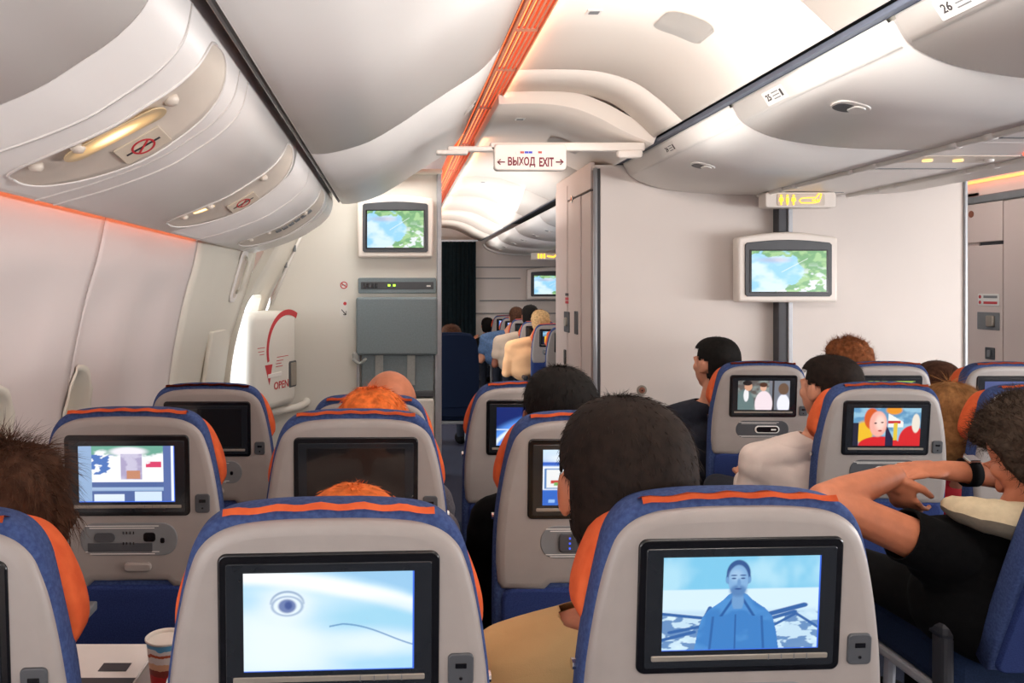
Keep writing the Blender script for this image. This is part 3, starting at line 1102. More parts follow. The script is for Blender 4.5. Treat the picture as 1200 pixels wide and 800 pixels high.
def im_food(u, v):
    c = solid(u, C(150, 178, 214))
    inn = rect(u, v, .14, .88, .36, 1)
    c = mix(c, C(250, 252, 255), inn)
    c = mix(c, C(110, 170, 150), inn * sst(v + .3 * fbm(u, v, 6, 5), 1.0, 1.06))
    c = mix(c, C(80, 120, 190), inn * sst(fbm(u, v, 9, 15), .55, .6) * rect(u, v, .14, .42, .5, .85))
    c = mix(c, C(244, 240, 248), ell(u, v, .52, .9, .19, .08, .3))
    wrap = rect(u, v, .44, .66, .40, .86)
    c = mix(c, C(176, 166, 200), wrap)
    c = mix(c, C(206, 200, 224), wrap * sst(fbm(u, v, 7, 9), .45, .6))
    c = mix(c, C(200, 140, 110), rect(u, v, .50, .64, .42, .56))
    c = mix(c, C(220, 70, 110), rect(u, v, .70, .86, .62, .72) * sst(fbm(u, v, 12, 3), .3, .5))
    c = mix(c, C(84, 106, 160), rect(u, v, .14, .92, .27, .36))
    c = mix(c, C(170, 190, 222), rect(u, v, .14, .88, .22, .25))
    c = mix(c, C(84, 106, 160), rect(u, v, .14, .92, .0, .20))
    c = mix(c, C(226, 238, 252), rect(u, v, .16, .47, .0, .14))
    c = mix(c, C(214, 232, 250), rect(u, v, .58, .86, .0, .19))
    c = mix(c, C(92, 112, 168), rect(u, v, .88, .96, 0, 1))
    c = mix(c, C(240, 246, 255), rect(u, v, .965, 1, 0, 1))
    return c


def im_map(u, v):
    sea = mix(solid(u, C(150, 212, 246)), C(216, 240, 252), sst(fbm(u, v, 3, 21), .35, .65))
    land = mix(solid(u, C(112, 170, 112)), C(160, 204, 140), sst(fbm(u, v, 8, 22), .4, .6))
    land = mix(land, C(226, 234, 236), sst(fbm(u, v, 10, 23), .52, .58) * sst(.7 - v, -.1, .4))
    m = sst(u * 1.05 + .22 * fbm(u, v, 5, 24) + .35 * v - .35 * (v < .3) * (.3 - v), .97, 1.02)
    m = np.maximum(m, sst(v + .25 * fbm(u, v, 6, 25), 1.02, 1.05))
    m = np.maximum(m, sst(u + .9 * (.35 - v) + .3 * fbm(u, v, 7, 26), .82, .86) * (v < .45))
    c = mix(sea, land, m)
    c = mix(c, C(190, 176, 200), ell(u, v, .3, .78, .2, .06, .8) * .6)
    c = mix(c, C(250, 252, 255), curve_line(u, v, lambda x: .1 + .95 * x, .4, .75, .012) * .7)
    return c


def im_menu(u, v):
    c = mix(solid(u, C(60, 120, 210)), C(210, 232, 250), sst(v, .55, 1.0))
    c = mix(c, C(230, 242, 252), ell(u, v, .35, .84, .3, .1, .5))
    c = mix(c, C(236, 242, 250), rect(u, v, 0, 1, .28, .70))
    c = mix(c, C(50, 100, 200), rect(u, v, .0, 1, .73, .78))
    for k in range(4):
        x = .02 + .26 * k
        c = mix(c, C(80, 130, 190), rect(u, v, x, x + .22, .30, .67))
        c = mix(c, C(238, 240, 240), rect(u, v, x + .015, x + .205, .32, .65))
        c = mix(c, C(200, 60, 60), rect(u, v, x + .06, x + .15, .40, .46))
        c = mix(c, C(120, 180, 100), rect(u, v, x + .10, x + .18, .36, .42))
    c = mix(c, C(46, 104, 200), rect(u, v, 0, 1, 0, .26))
    for k in range(5):
        c = mix(c, C(150, 190, 240), rect(u, v, .06 + .17 * k, .13 + .17 * k, .05, .11))
    return c


def im_globe(u, v):
    c = solid(u, C(40, 90, 200))
    d = np.hypot(u - .95, v + .35)
    c = mix(c, C(90, 150, 240), sst(d, .5, .9))
    c = mix(c, C(230, 242, 255), 1 - sst(abs(d - 1.05), .01, .06))
    c = mix(c, C(20, 40, 110), sst(d, 1.12, 1.3))
    c = mix(c, C(230, 242, 255), curve_line(u, v, lambda x: .42 + .0 * x, 0, 1, .02))
    return c


def im_couple(u, v):
    c = mix(solid(u, C(96, 88, 84)), C(140, 150, 146), sst(fbm(u, v, 4, 31), .4, .6))
    c = mix(c, C(120, 124, 134), rect(u, v, .6, 1, 0, 1))
    c = mix(c, C(50, 44, 44), rect(u, v, .66, .70, 0, 1))
    c = mix(c, C(100, 122, 122), ell(u, v, .13, .2, .19, .5, .15))
    c = mix(c, C(240, 238, 240), ell(u, v, .16, .5, .05, .22, .1))
    c = mix(c, C(214, 160, 130), ell(u, v, .20, .80, .075, .15, .1))
    c = mix(c, C(30, 24, 22), ell(u, v, .18, .92, .09, .09, .1))
    c = mix(c, C(244, 226, 232), ell(u, v, .50, .2, .17, .45, .05))
    c = mix(c, C(226, 176, 150), ell(u, v, .49, .76, .06, .12, .1))
    c = mix(c, C(80, 50, 34), ell(u, v, .49, .86, .075, .08, .1))
    c = mix(c, C(240, 240, 255), ell(u, v, .88, .2, .12, .34, .1))
    c = mix(c, C(110, 84, 66), ell(u, v, .88, .72, .1, .2, .1))
    return c


def im_boy(u, v):
    c = mix(solid(u, C(150, 196, 220)), C(96, 150, 190), sst(fbm(u, v, 4, 41), .4, .6))
    c = mix(c, C(240, 190, 40), ell(u, v, .16, .35, .14, .3, .2))
    c = mix(c, C(236, 150, 30), ell(u, v, .6, .95, .12, .12, .2))
    c = mix(c, C(214, 30, 34), ell(u, v, .40, .0, .32, .25, .05))
    c = mix(c, C(214, 30, 34), ell(u, v, .88, .12, .2, .42, .05))
    c = mix(c, C(240, 240, 236), rect(u, v, .52, .74, .5, .85) * (u + v < 1.38))
    c = mix(c, C(200, 40, 40), rect(u, v, .52, .70, .60, .66))
    c = mix(c, C(30, 24, 60), rect(u, v, .48, .60, 0, .5) * (u + v * .3 < .66))
    c = mix(c, C(228, 196, 60), rect(u, v, .60, .66, .15, .6))
    c = mix(c, C(214, 90, 30), ell(u, v, .27, .72, .11, .28, .1))
    c = mix(c, C(244, 176, 160), ell(u, v, .37, .58, .13, .34, .08))
    c = mix(c, C(252, 214, 200), ell(u, v, .40, .62, .07, .2, .5))
    for x, y in ((.33, .60), (.43, .62)):
        c = mix(c, C(90, 50, 50), ell(u, v, x, y, .02, .02, .3))
    c = mix(c, C(180, 60, 60), ell(u, v, .40, .40, .03, .02, .3))
    c = mix(c, C(236, 226, 210), ell(u, v, .93, .6, .06, .25, .1))
    c = mix(c, C(30, 30, 50), rect(u, v, 0, .08, .0, .6))
    return c


def im_green(u, v):
    c = mix(solid(u, C(30, 50, 60)), C(150, 180, 70), sst(fbm(u, v, 5, 51), .45, .6) * (v > .4))
    return mix(c, C(60, 90, 110), (1 - sst(v, .3, .5)))


def im_dim(u, v):
    return mix(solid(u, C(58, 70, 124)), C(70, 84, 136), fbm(u, v, 3, 61))


def im_dark(u, v):
    return solid(u, C(20, 34, 40))


def im_far(u, v):
    c = solid(u, C(200, 222, 255))
    return mix(c, C(90, 130, 220), sst(fbm(u, v, 4, 71), .45, .6))


IMGS = dict(whale=im_whale, man=im_man, food=im_food, map=im_map, menu=im_menu, globe=im_globe, couple=im_couple, boy=im_boy,
            green=im_green, dim=im_dim, dark=im_dark, far=im_far)
SMESH = {}


def screen_mesh(key, w, h, res):
    k = (key, w, h)
    if k in SMESH:
        return SMESH[k]
    nx = res
    ny = max(4, int(res * h / w))
    u, v = grid(nx, ny)
    c = IMGS[key](u, v)
    if key in ('whale', 'man', 'food'):
        c = im_edge(c, u, v)
    me = bpy.data.meshes.new('screen')
    co = np.zeros((ny, nx, 3))
    co[..., 0] = (u - .5) * w
    co[..., 2] = (v - .5) * h
    idx = np.arange(nx * ny).reshape(ny, nx)
    q = np.stack([idx[:-1, :-1], idx[:-1, 1:], idx[1:, 1:], idx[1:, :-1]], -1).reshape(-1, 4)
    me.vertices.add(nx * ny)
    me.vertices.foreach_set('co', co.ravel())
    me.loops.add(q.size)
    me.loops.foreach_set('vertex_index', q.ravel().astype(np.int32))
    me.polygons.add(len(q))
    me.polygons.foreach_set('loop_start', np.arange(0, q.size, 4, dtype=np.int32))
    me.update(calc_edges=True)
    a = me.attributes.new('Col', 'FLOAT_COLOR', 'POINT')
    cc = np.ones((ny, nx, 4), dtype=np.float32)
    cc[..., :3] = c
    a.data.foreach_set('color', cc.ravel())
    me.materials.append(M['screen'])
    SMESH[k] = me
    return me


def monitor(label, cx, cz, y, w, h, res, group, pole=False):
    t = thing('cabin_monitor', label, 'monitor', (cx, y, cz), 0, group)
    def arch(w, h, bulge, bl=0):
        pts = [(-w / 2 + .012, -h / 2), (w / 2 - .012, -h / 2), (w / 2, -h / 2 + .012), (w / 2, h / 2 - .012)]
        for k in range(9):
            a = k / 8
            pts.append((w / 2 - .012 - (w - .024) * a, h / 2 + bulge * math.sin(PI * a)))
        pts += [(-w / 2, h / 2 - .012), (-w / 2, -h / 2 + .012)]
        return pts
    plate('monitor_housing', arch(w, h, .028 * w / .57), -.05, .03, M['sign'], t, None, .018, 4)
    b = plate('monitor_bezel', arch(w * .86, h * .82, .016), -.058, -.04, M['blueg' if pole is None else 'dgrey'], t, None, .003)
    plate('bezel_inset', rrect(w * .78, h * .66, .006, 0, -.01), -.060, -.05, M['black'], b, None, .001)
    link('screen', screen_mesh('map', w * .74, h * .62, res), b, None, T(0, -.0615, -.01))
    return t


# partition monitor
c_ = q6(463, 268)
monitor('map-showing cabin monitor on the white partition above the crew seat', c_[0] + .002, c_[1], 5.968, .565, .44, 110, 'cabin monitors')
# monitor on centre wall pole
YW = 4.70
c2_ = P3(918.5, 316, 4.60)
monitor('large map-showing monitor mounted on the pole of the centre bulkhead', c2_.x, c2_.z, 4.60, .575, .375, 120, 'cabin monitors')
c3_ = P3(648, 333, 12.1)
monitor('small distant map-showing monitor on the far cabin wall', c3_.x, c3_.z, 12.1, .80, .45, 60, 'cabin monitors')

# light control strip and crew seat on the partition
a, b = q6(420, 327), q6(511, 342)
t = thing('control_panel', 'narrow grey crew control strip with green lights on the partition', 'panel')
plate('panel_frame', rrect(b[0] - a[0], a[1] - b[1] + .02, .012, (a[0] + b[0]) / 2, (a[1] + b[1]) / 2), 5.965, 6.0, M['jump'], t, None, .006)
pf = plate('panel_face', rrect((b[0] - a[0]) * .93, .055, .006, (a[0] + b[0]) / 2, (a[1] + b[1]) / 2), 5.962, 5.98, M['dgrey'], t, None, .002)
for x in (456, 462):
    p = q6(x, 334.3)
    box('green_light', (p[0], 5.960, p[1]), (.018, .004, .015), M['greenl'], pf, bev=0)
for x in (428, 432, 437, 441):
    p = q6(x, 334.5)
    box('switch', (p[0], 5.959, p[1]), (.02, .008, .034), M['black'], pf, bev=.002)
p = q6(502, 335)
box('handset_symbol', (p[0], 5.960, p[1]), (.03, .004, .012), M['paper'], pf, bev=0)

t = thing('jump_seat', 'grey fabric crew jump seat folded against the partition with hanging belts', 'seat')
a, b = q6(418, 348), q6(512, 415)
plate('headrest', rrect(b[0] - a[0], a[1] - b[1], .02, (a[0] + b[0]) / 2, (a[1] + b[1]) / 2), 5.90, 5.99, M['jump'], t, None, .02, 4)
a, b = q6(424, 415), q6(508, 455)
plate('backrest', rrect(b[0] - a[0], a[1] - b[1] + .04, .015, (a[0] + b[0]) / 2, (a[1] + b[1]) / 2), 5.94, 5.99, M['jump'], t, None, .012, 3)
for x in (420, 511):
    p = q6(x, 0)
    box('side_frame', (p[0], 5.97, .62), (.022, .05, 1.15), M['trim'], t, bev=.004)
for x0, x1 in ((446, 443), (480, 483)):
    p, q = q6(x0, 412), q6(x1, 450)
    bm = bmesh.new()
    box_bm(bm, ((p[0] + q[0]) / 2, 5.932, (p[1] + q[1]) / 2), (.06, .006, abs(p[1] - q[1])), None, .002)
    frombm('belt_strap', bm, M['jump2'], t)
a, b = q6(424, 457), q6(508, 463)
box('hinge_bar', ((a[0] + b[0]) / 2, 5.95, (a[1] + b[1]) / 2), (b[0] - a[0], .08, .05), M['dgrey'], t, bev=.01)
a, b = q6(424, 465), q6(508, 560)
plate('folded_seat_pan', rrect(b[0] - a[0], a[1] - b[1], .02, (a[0] + b[0]) / 2, (a[1] + b[1]) / 2), 5.90, 5.99, M['white'], t, None, .015, 3)
t = thing('crew_handset', 'grey coiled-cord crew handset hooked beside the jump seat', 'handset')
pts = []
for k in range(90):
    a = k / 89
    base = q6(415 + 14 * a, 418 + 4 * math.sin(PI * a) * 1.2 + 1)
    pts.append((base[0] + .008 * math.cos(k * 1.3), 5.88 + .008 * math.sin(k * 1.3), base[1] + .006 * math.sin(k * 1.3)))
tube('coiled_cord', pts, .005, M['jump2'], t, n=6)
p = q6(417, 417)
box('handset_body', (p[0], 5.93, p[1]), (.045, .05, .07), M['jump2'], t, bev=.014)

# ------------------------------------------------------------------ centre bulkhead and lavatory block
lv = thing('lavatory_block', 'big pale centre bulkhead of the lavatory block with a round lock', 'bulkhead')
XL, XR = 1.178, 3.372
box('front_wall', ((XL + XR) / 2 + .02, YW + .02, (E + .715) / 2), (XR - XL - .04, .04, E + .715), M['lav'], lv, bev=.002)
box('block_top', ((XL + XR) / 2, 5.27, E + .72), (XR - XL - .02, 1.12, .02), M['lav'], lv, bev=0)
# rounded metal corner post
tube('corner_post', [(XL + .012, YW + .012, .0), (XL + .012, YW + .012, E + .712)], .013, M['trim'], lv, n=14)
box('edge_strip', (XR - .004, YW + .01, (E + .715) / 2), (.018, .05, E + .715), M['trim'], lv, bev=.004)
sm = M['lav2']
# left side face: header, door leaf, folding door leaf, posts
for nm_, y0_, y1_, z0_, z1_, off in (('header_panel', 4.78, 5.80, E + .60, E + .76, 0), ('side_panel', 4.78, 5.02, .02, E + .585, .0),
                                     ('door_leaf', 5.035, 5.40, .02, E + .585, .004), ('door_leaf', 5.415, 5.80, .02, E + .70, .004)):
    box(nm_, (XL + .014 - off, (y0_ + y1_) / 2, (z0_ + z1_) / 2), (.024, y1_ - y0_ - .008, z1_ - z0_), sm, lv, bev=.003)
box('side_backing', (XL + .035, 5.26, 1.06), (.014, 1.1, 2.1), M['gap'], lv, bev=0)


def side_pt(px, py, x=XL):
    y = x * F / (px - CX)
    return V((x, y, E - (py - CY) * y / F))


FS = lambda px, py, x=XL: frame(side_pt(px, py, x) + V((-.004, 0, 0)), V((0, -1, 0)), V((-1, 0, 0)))
pl = plate('door_lock', rrect(.16, .14, .01), -.004, .004, M['dgrey'], lv, FS(665, 377), .002)
plate('lock_knob', rrect(.07, .06, .02), -.016, -.003, M['silver'], pl, None, .004)
plate('lock_slot', rrect(.09, .15, .01), -.004, .004, M['dgrey'], lv, FS(676, 378), .002)
plate('door_handle', rrect(.05, .10, .01), -.006, .004, M['black'], lv, FS(663, 418), .002)
for k, (px, py) in enumerate(((665, 345), (665, 350), (665, 354))):
    box('red_notice', (0, 0, 0), (.10, .001, .018), M['red'] if k else M['ink'], lv, FS(px, py), bev=0)
pk = disc('quarter_turn', .025, .006, M['chrome'], lv, FS(671, 233))
disc('turn_slot', .010, .002, M['orange'], pk, T(0, -.006, 0))
pk = disc('round_lock', .030, .006, M['silver'], lv, T(*P3(752, 457, YW)) @ T(0, 0, 0))
disc('lock_core', .018, .004, M['skin3'], pk, T(0, -.006, 0))
disc('key_slot', .006, .002, M['chrome'], pk, T(0, -.010, 0), 12)

pole = thing('wall_pole', 'grey metal pole up the centre bulkhead carrying the monitor', 'pole')
px0 = P3(916, 0, 4.66).x
box('pole_channel', (px0 - .012, 4.655, 1.0), (.05, .07, 1.98), M['gap'], pole, bev=.004)
box('pole_edge', (px0 + .028, 4.65, 1.0), (.026, .08, 1.98), M['trim'], pole, bev=.004)

# lavatory sign hanging under the centre panel
t = thing('lavatory_sign', 'translucent hanging sign with amber man, woman and aeroplane pictograms', 'sign')
a, b = P3(897, 225, 4.5), P3(980, 243, 4.5)
sc_ = ((a.x + b.x) / 2, (a.z + b.z) / 2)
FSG = T(sc_[0], 4.5, sc_[1])
plate('sign_body', rrect(b.x - a.x, a.z - b.z, .015), 0, .09, M['sign'], t, FSG, .006, 3)
plate('sign_face', rrect(.27, .066, .01), -.003, .003, M['recess'], t, FSG @ T(.0, 0, 0), .001)
for k, x in enumerate((-.113, -.078, -.043)):
    f = FSG @ T(x + .0, -.004, 0)
    bm = bmesh.new()
    plate_bm(bm, [(.0065 * math.cos(q * PI / 5), .022 + .0065 * math.sin(q * PI / 5)) for q in range(10)], -.002, 0, .0005, 1)
    if k != 1:
        plate_bm(bm, [(-.010, .012), (.010, .012), (.013, -.008), (.005, -.010), (.004, -.030), (-.004, -.030), (-.005, -.010), (-.013, -.008)], -.002, 0, .0005, 1)
    else:
        plate_bm(bm, [(-.008, .012), (.008, .012), (.008, -.006), (.003, -.030), (-.003, -.030), (-.008, -.006)], -.002, 0, .0005, 1)
    frombm('person_symbol', bm, M['amber'], t, f)
bm = bmesh.new()
outl = [(-.03, -.004), (-.018, .008), (.005, .010), (.062, .012), (.08, .034), (.094, .034), (.088, .006), (.080, -.012), (.05, -.018), (-.02, -.018), (-.03, -.004)]
tube_bm(bm, [(x, -.004, z) for x, z in outl], .0028, 6)
frombm('aeroplane_symbol', bm, M['amber'], t, FSG @ T(.02, 0, 0))
for k in range(4):
    box('aeroplane_window', (.045 + .012 * k + .02, -.005, -.004), (.006, .002, .012), M['amber'], t, FSG, bev=0)
# far cabin lavatory sign
a = P3(640, 300, 11.0)
t = thing('lavatory_sign', 'small distant amber pictogram sign in the far cabin', 'sign')
box('sign_body', (a.x, 11.0, a.z), (.42, .05, .10), M['sign'], t, bev=.01)
for dx in (-.11, -.07, -.03):
    box('person_symbol', (a.x + dx, 10.972, a.z), (.022, .004, .06), M['amber'], t, bev=0)
tube('aeroplane_symbol', [(a.x + .01, 10.97, a.z), (a.x + .10, 10.97, a.z - .015), (a.x + .15, 10.97, a.z + .03)], .009, M['amber'], t, n=6)

# ------------------------------------------------------------------ exit sign on a crossbar
t = thing('exit_sign', 'white hanging sign reading ВЫХОД EXIT with arrows under the ceiling', 'sign')
YS = 4.0
def q4(px, py):
    return P3(px, py, YS)
a, b = q4(579, 168), q4(664, 199.5)
pts = []
wS, hS = b.x - a.x, a.z - b.z
pts = rrect(wS, hS, .022)
cS = T((a.x + b.x) / 2, YS, (a.z + b.z) / 2)
sb = plate('sign_box', pts, 0, .05, M['sign'], t, cS, .008, 3)
a, b = q4(575, 166), q4(757, 176)
box('crossbar', ((a.x + b.x) / 2, YS + .035, (a.z + b.z) / 2), (b.x - a.x, .05, a.z - b.z), M['sign'], t, bev=.008)
box('crossbar', (q4(553, 0).x, YS + .035, q4(0, 173.5).z), (.24, .05, .026), M['sign'], t, Matrix.Identity(4), bev=.008)
box('bracket', (q4(530, 0).x, YS + .035, q4(0, 177.5).z), (.16, .05, .024), M['sign'], t, bev=.008)
a = q4(740, 176)
box('bracket', (a.x, YS + .035, a.z - .012), (.13, .045, .045), M['sign'], t, bev=.015)
text('ВЫХОД', .064, M['maroon'], sb, T(-.044, -.001, -.026), .0018, 1, (.137, .052))
text('EXIT', .064, M['maroon'], sb, T(.081, -.001, -.026), .0018, 1, (.073, .046))
for s in (-1, 1):
    tube('arrow', [(s * .128, -.002, -.026), (s * .165, -.002, -.026)], .0033, M['maroon'], sb, n=6)
    tube('arrow', [(s * .150, -.002, -.013), (s * .164, -.002, -.026), (s * .150, -.002, -.039)], .0033, M['maroon'], sb, n=6)
plate('lamp_slot', rrect(.15, .016, .007, .0, .022), -.003, .003, M['rail'], sb, None, .001)
for x, m_ in ((-.042, 'redl'), (-.02, 'bluel'), (.0, 'bluel'), (.048, 'redl')):
    box('indicator', (x, -.004, .022), (.018, .003, .010), emit('indicator_' + m_, (225, 80, 60) if m_ == 'redl' else (70, 70, 220), .8), sb, bev=0)

# ------------------------------------------------------------------ right-hand block with a door
rb_ = thing('galley_block', 'pinkish-white side unit with a door at the far right edge', 'cabinet')
XG = 4.25
box('unit_wall', (XG + .06, 6.3, 1.05), (.10, 1.0, 2.1), M['lav2'], rb_, bev=.0)
def fg(px, py):
    y = XG * F / (px - CX)
    return V((XG, y, E - (py - CY) * y / F))
yA = XG * F / (1178 - CX)
box('door_leaf', (XG, (yA + 6.6) / 2, .86), (.03, 6.6 - yA - .01, 1.70 + .0), M['lav2'], rb_, bev=.004)
box('header_panel', (XG, (yA + 6.6) / 2, E + .475), (.03, 6.6 - yA - .01, .28), M['lav2'], rb_, bev=.004)
box('side_panel', (XG, (yA + 4.9) / 2, 1.0), (.03, yA - 4.9 - .006, 2.02), M['lav2'], rb_, bev=.004)
box('backing', (XG + .03, 5.75, 1.0), (.02, 1.7, 2.0), M['gap'], rb_, bev=0)
box('top_trim', (XG - .01, 5.75, E + .645), (.05, 1.72, .055), M['mgrey'], rb_, bev=.01)
box('light_cove', (XG + .02, 5.75, E + .80), (.02, 1.72, .25), M['lav'], rb_, bev=0)
box('orange_lamp', (XG - .02, 5.75, E + .775), (.02, 1.72, .02), M['orangelamp'], rb_, bev=.003)
FGm = lambda px, py: frame(fg(px, py) + V((-.016, 0, 0)), V((0, -1, 0)), V((-1, 0, 0)))
pk = disc('quarter_turn', .025, .006, M['skin3'], rb_, FGm(1141, 251))
pl = plate('notice_plate', rrect(.20, .085, .006), -.002, .002, M['paper'], rb_, FGm(1161, 351), .001)
for k in range(2):
    disc('round_symbol', .013, .001, M['red'], pl, T(-.08, -.002, .02 - .04 * k), 12)
    box('print_line', (.02, -.0025, .02 - .042 * k), (.13, .001, .018), M['mgrey'] if k == 0 else M['red'], pl, bev=0)
pl = plate('door_lock', rrect(.21, .125, .006), -.004, .002, M['mgrey'], rb_, FGm(1161, 376), .002)
plate('lock_knob', rrect(.07, .08, .01, .03, 0), -.02, -.003, M['silver'], pl, None, .006)
pl = plate('coat_hook', rrect(.09, .085, .006), -.004, .002, M['dgrey'], rb_, FGm(1163, 414), .002)
plate('hook_tab', rrect(.03, .05, .008, 0, 0), -.016, -.003, M['mgrey'], pl, None, .004)
wr = struct(empty('wall_right'))
sheet('wall_panel', mir(WALL), -3, 7, .012, M['wall'], wr, n=4)

# ------------------------------------------------------------------ far cabin end: wall, curtain
wf = struct(empty('wall_front'))
box('wall_panel', (MX + .55, 12.25, 1.3), (6.5, .1, 2.8), M['lav'], wf, bev=0)
box('wall_panel', (-.6, 12.28, 1.3), (2.2, .1, 2.8), M['lav'], wf, bev=0)
def qf(px, py):
    return P3(px, py, 12.19)
for (x0, x1, yy) in ((553, 700, 313), (553, 610, 326), (562, 700, 352), (553, 700, 367)):
    a, b = qf(x0, yy), qf(x1, yy)
    box('panel_joint', ((a.x + b.x) / 2, 12.19, a.z), (b.x - a.x, .03, .014), M['mgrey'], wf, bev=0)
t = thing('aisle_curtain', 'dark green pleated curtain drawn across the far end of the aisle', 'curtain')
bm = bmesh.new()
n = 60
top, bot = [], []
for k in range(n + 1):
    x = .56 + .66 * k / n
    y = 11.9 + .03 * math.sin(k * 1.15) + .01 * math.sin(k * 2.7)
    top.append(bm.verts.new((x, y, E + .70)))
    bot.append(bm.verts.new((x, y + .01 * math.sin(k), .05)))
for k in range(n):
    bm.faces.new((top[k], top[k + 1], bot[k + 1], bot[k])).smooth = True
bmesh.ops.solidify(bm, geom=bm.faces[:], thickness=.004)
frombm('curtain_cloth', bm, M['curtain'], t)
box('curtain_rail', (.89, 11.9, E + .715), (.72, .03, .03), M['trim'], t, bev=.004)
SEATS_MARK = 1

# ------------------------------------------------------------------ seats
BL = .72     # length of the back above its pivot
PZ = .42     # pivot height


def sym(half):
    return [(x, z) for x, z in half] + [(-x, z) for x, z in reversed(half) if x > 1e-6]


SHELL = sym([(q.x, q.y) for q in catmull([V(c) for c in [(0, 0), (.05, -.0005), (.09, -.003), (.122, -.008), (.150, -.020), (.170, -.040), (.182, -.070), (.192, -.11), (.201, -.16), (.209, -.22), (.213, -.28),
             (.214, -.34)]], 4)] + [ (.210, -.385), (.20, -.402), (.10, -.405), (.085, -.39), (0, -.39)])
def smooth_half(half, n=4):
    p = catmull([V(q) for q in half], n)
    return [(q.x, q.y) for q in p]


CUSH = sym(smooth_half([(0, .016), (.05, .0155), (.095, .0125), (.130, .0065), (.156, -.007), (.175, -.032), (.187, -.068), (.196, -.11), (.205, -.16), (.213, -.22), (.218, -.30),
            (.219, -.45), (.216, -.60)]) + [(.21, -.70), (0, -.705)])
HEAD = sym(smooth_half([(0, -.012), (.08, -.013), (.130, -.018), (.158, -.029), (.178, -.051), (.193, -.080), (.204, -.11), (.211, -.145), (.206, -.175), (.17, -.20), (0, -.205)]))
MESH = {}


def cached(key, fn):
    if key not in MESH:
        bm = bmesh.new()
        fn(bm)
        bm.normal_update()
        me = bpy.data.meshes.new(key)
        bm.to_mesh(me)
        bm.free()
        MESH[key] = me
    return MESH[key]


def m_part(name, key, mt, parent, fn, mw=None):
    me = cached(key, fn)
    if not me.materials:
        me.materials.append(M[mt])
    return link(name, me, parent, None, mw)


def top(pts, dz):
    return [(x, z + dz) for x, z in pts]


def shell_fn(bm):
    # crowned shell: nested rings so that the back swells gently
    pts = ccw([V(p) for p in SHELL])
    c = V((0, -.20))
    prof = [(1.0, .026), (1.0, .012), (.985, .005), (.955, .0018), (.90, 0)]
    vr = []
    for s, y in prof:
        off = -(1 - s) * .2
        q = outline_off(pts, off) if off else pts
        vr.append([bm.verts.new((p[0], y, p[1])) for p in q])
    n = len(pts)
    for a, b in zip(vr[:-1], vr[1:]):
        for i in range(n):
            bm.faces.new((a[i - 1], a[i], b[i], b[i - 1])).smooth = True
    bm.faces.new(vr[0])
    bm.faces.new(vr[-1])
    bmesh.ops.recalc_face_normals(bm, faces=bm.faces)


def cloth_flap(bm):
    # thin orange cloth edge lying over the top of the back, slightly wavy
    vs = []
    for k in range(25):
        x = -.137 + .274 * k / 24
        e = 0.0
        zt = float(np.interp(abs(x), (0, .05, .095, .130, .158), (.016, .0155, .0125, .0065, -.007))) + .0012 * math.sin(k * 1.3)
        tip = .004 * (abs(x) / .137) ** 8
        vs.append([bm.verts.new((x, .004, zt - .004 + tip * 1.5)), bm.verts.new((x, .010, zt + .0015 + tip * 2)), bm.verts.new((x, .040, zt - .004)), bm.verts.new((x, .062, zt - .020))])
    for a, b in zip(vs[:-1], vs[1:]):
        for j in range(3):
            bm.faces.new((a[j], a[j + 1], b[j + 1], b[j])).smooth = True
    bmesh.ops.solidify(bm, geom=bm.faces[:], thickness=.003)


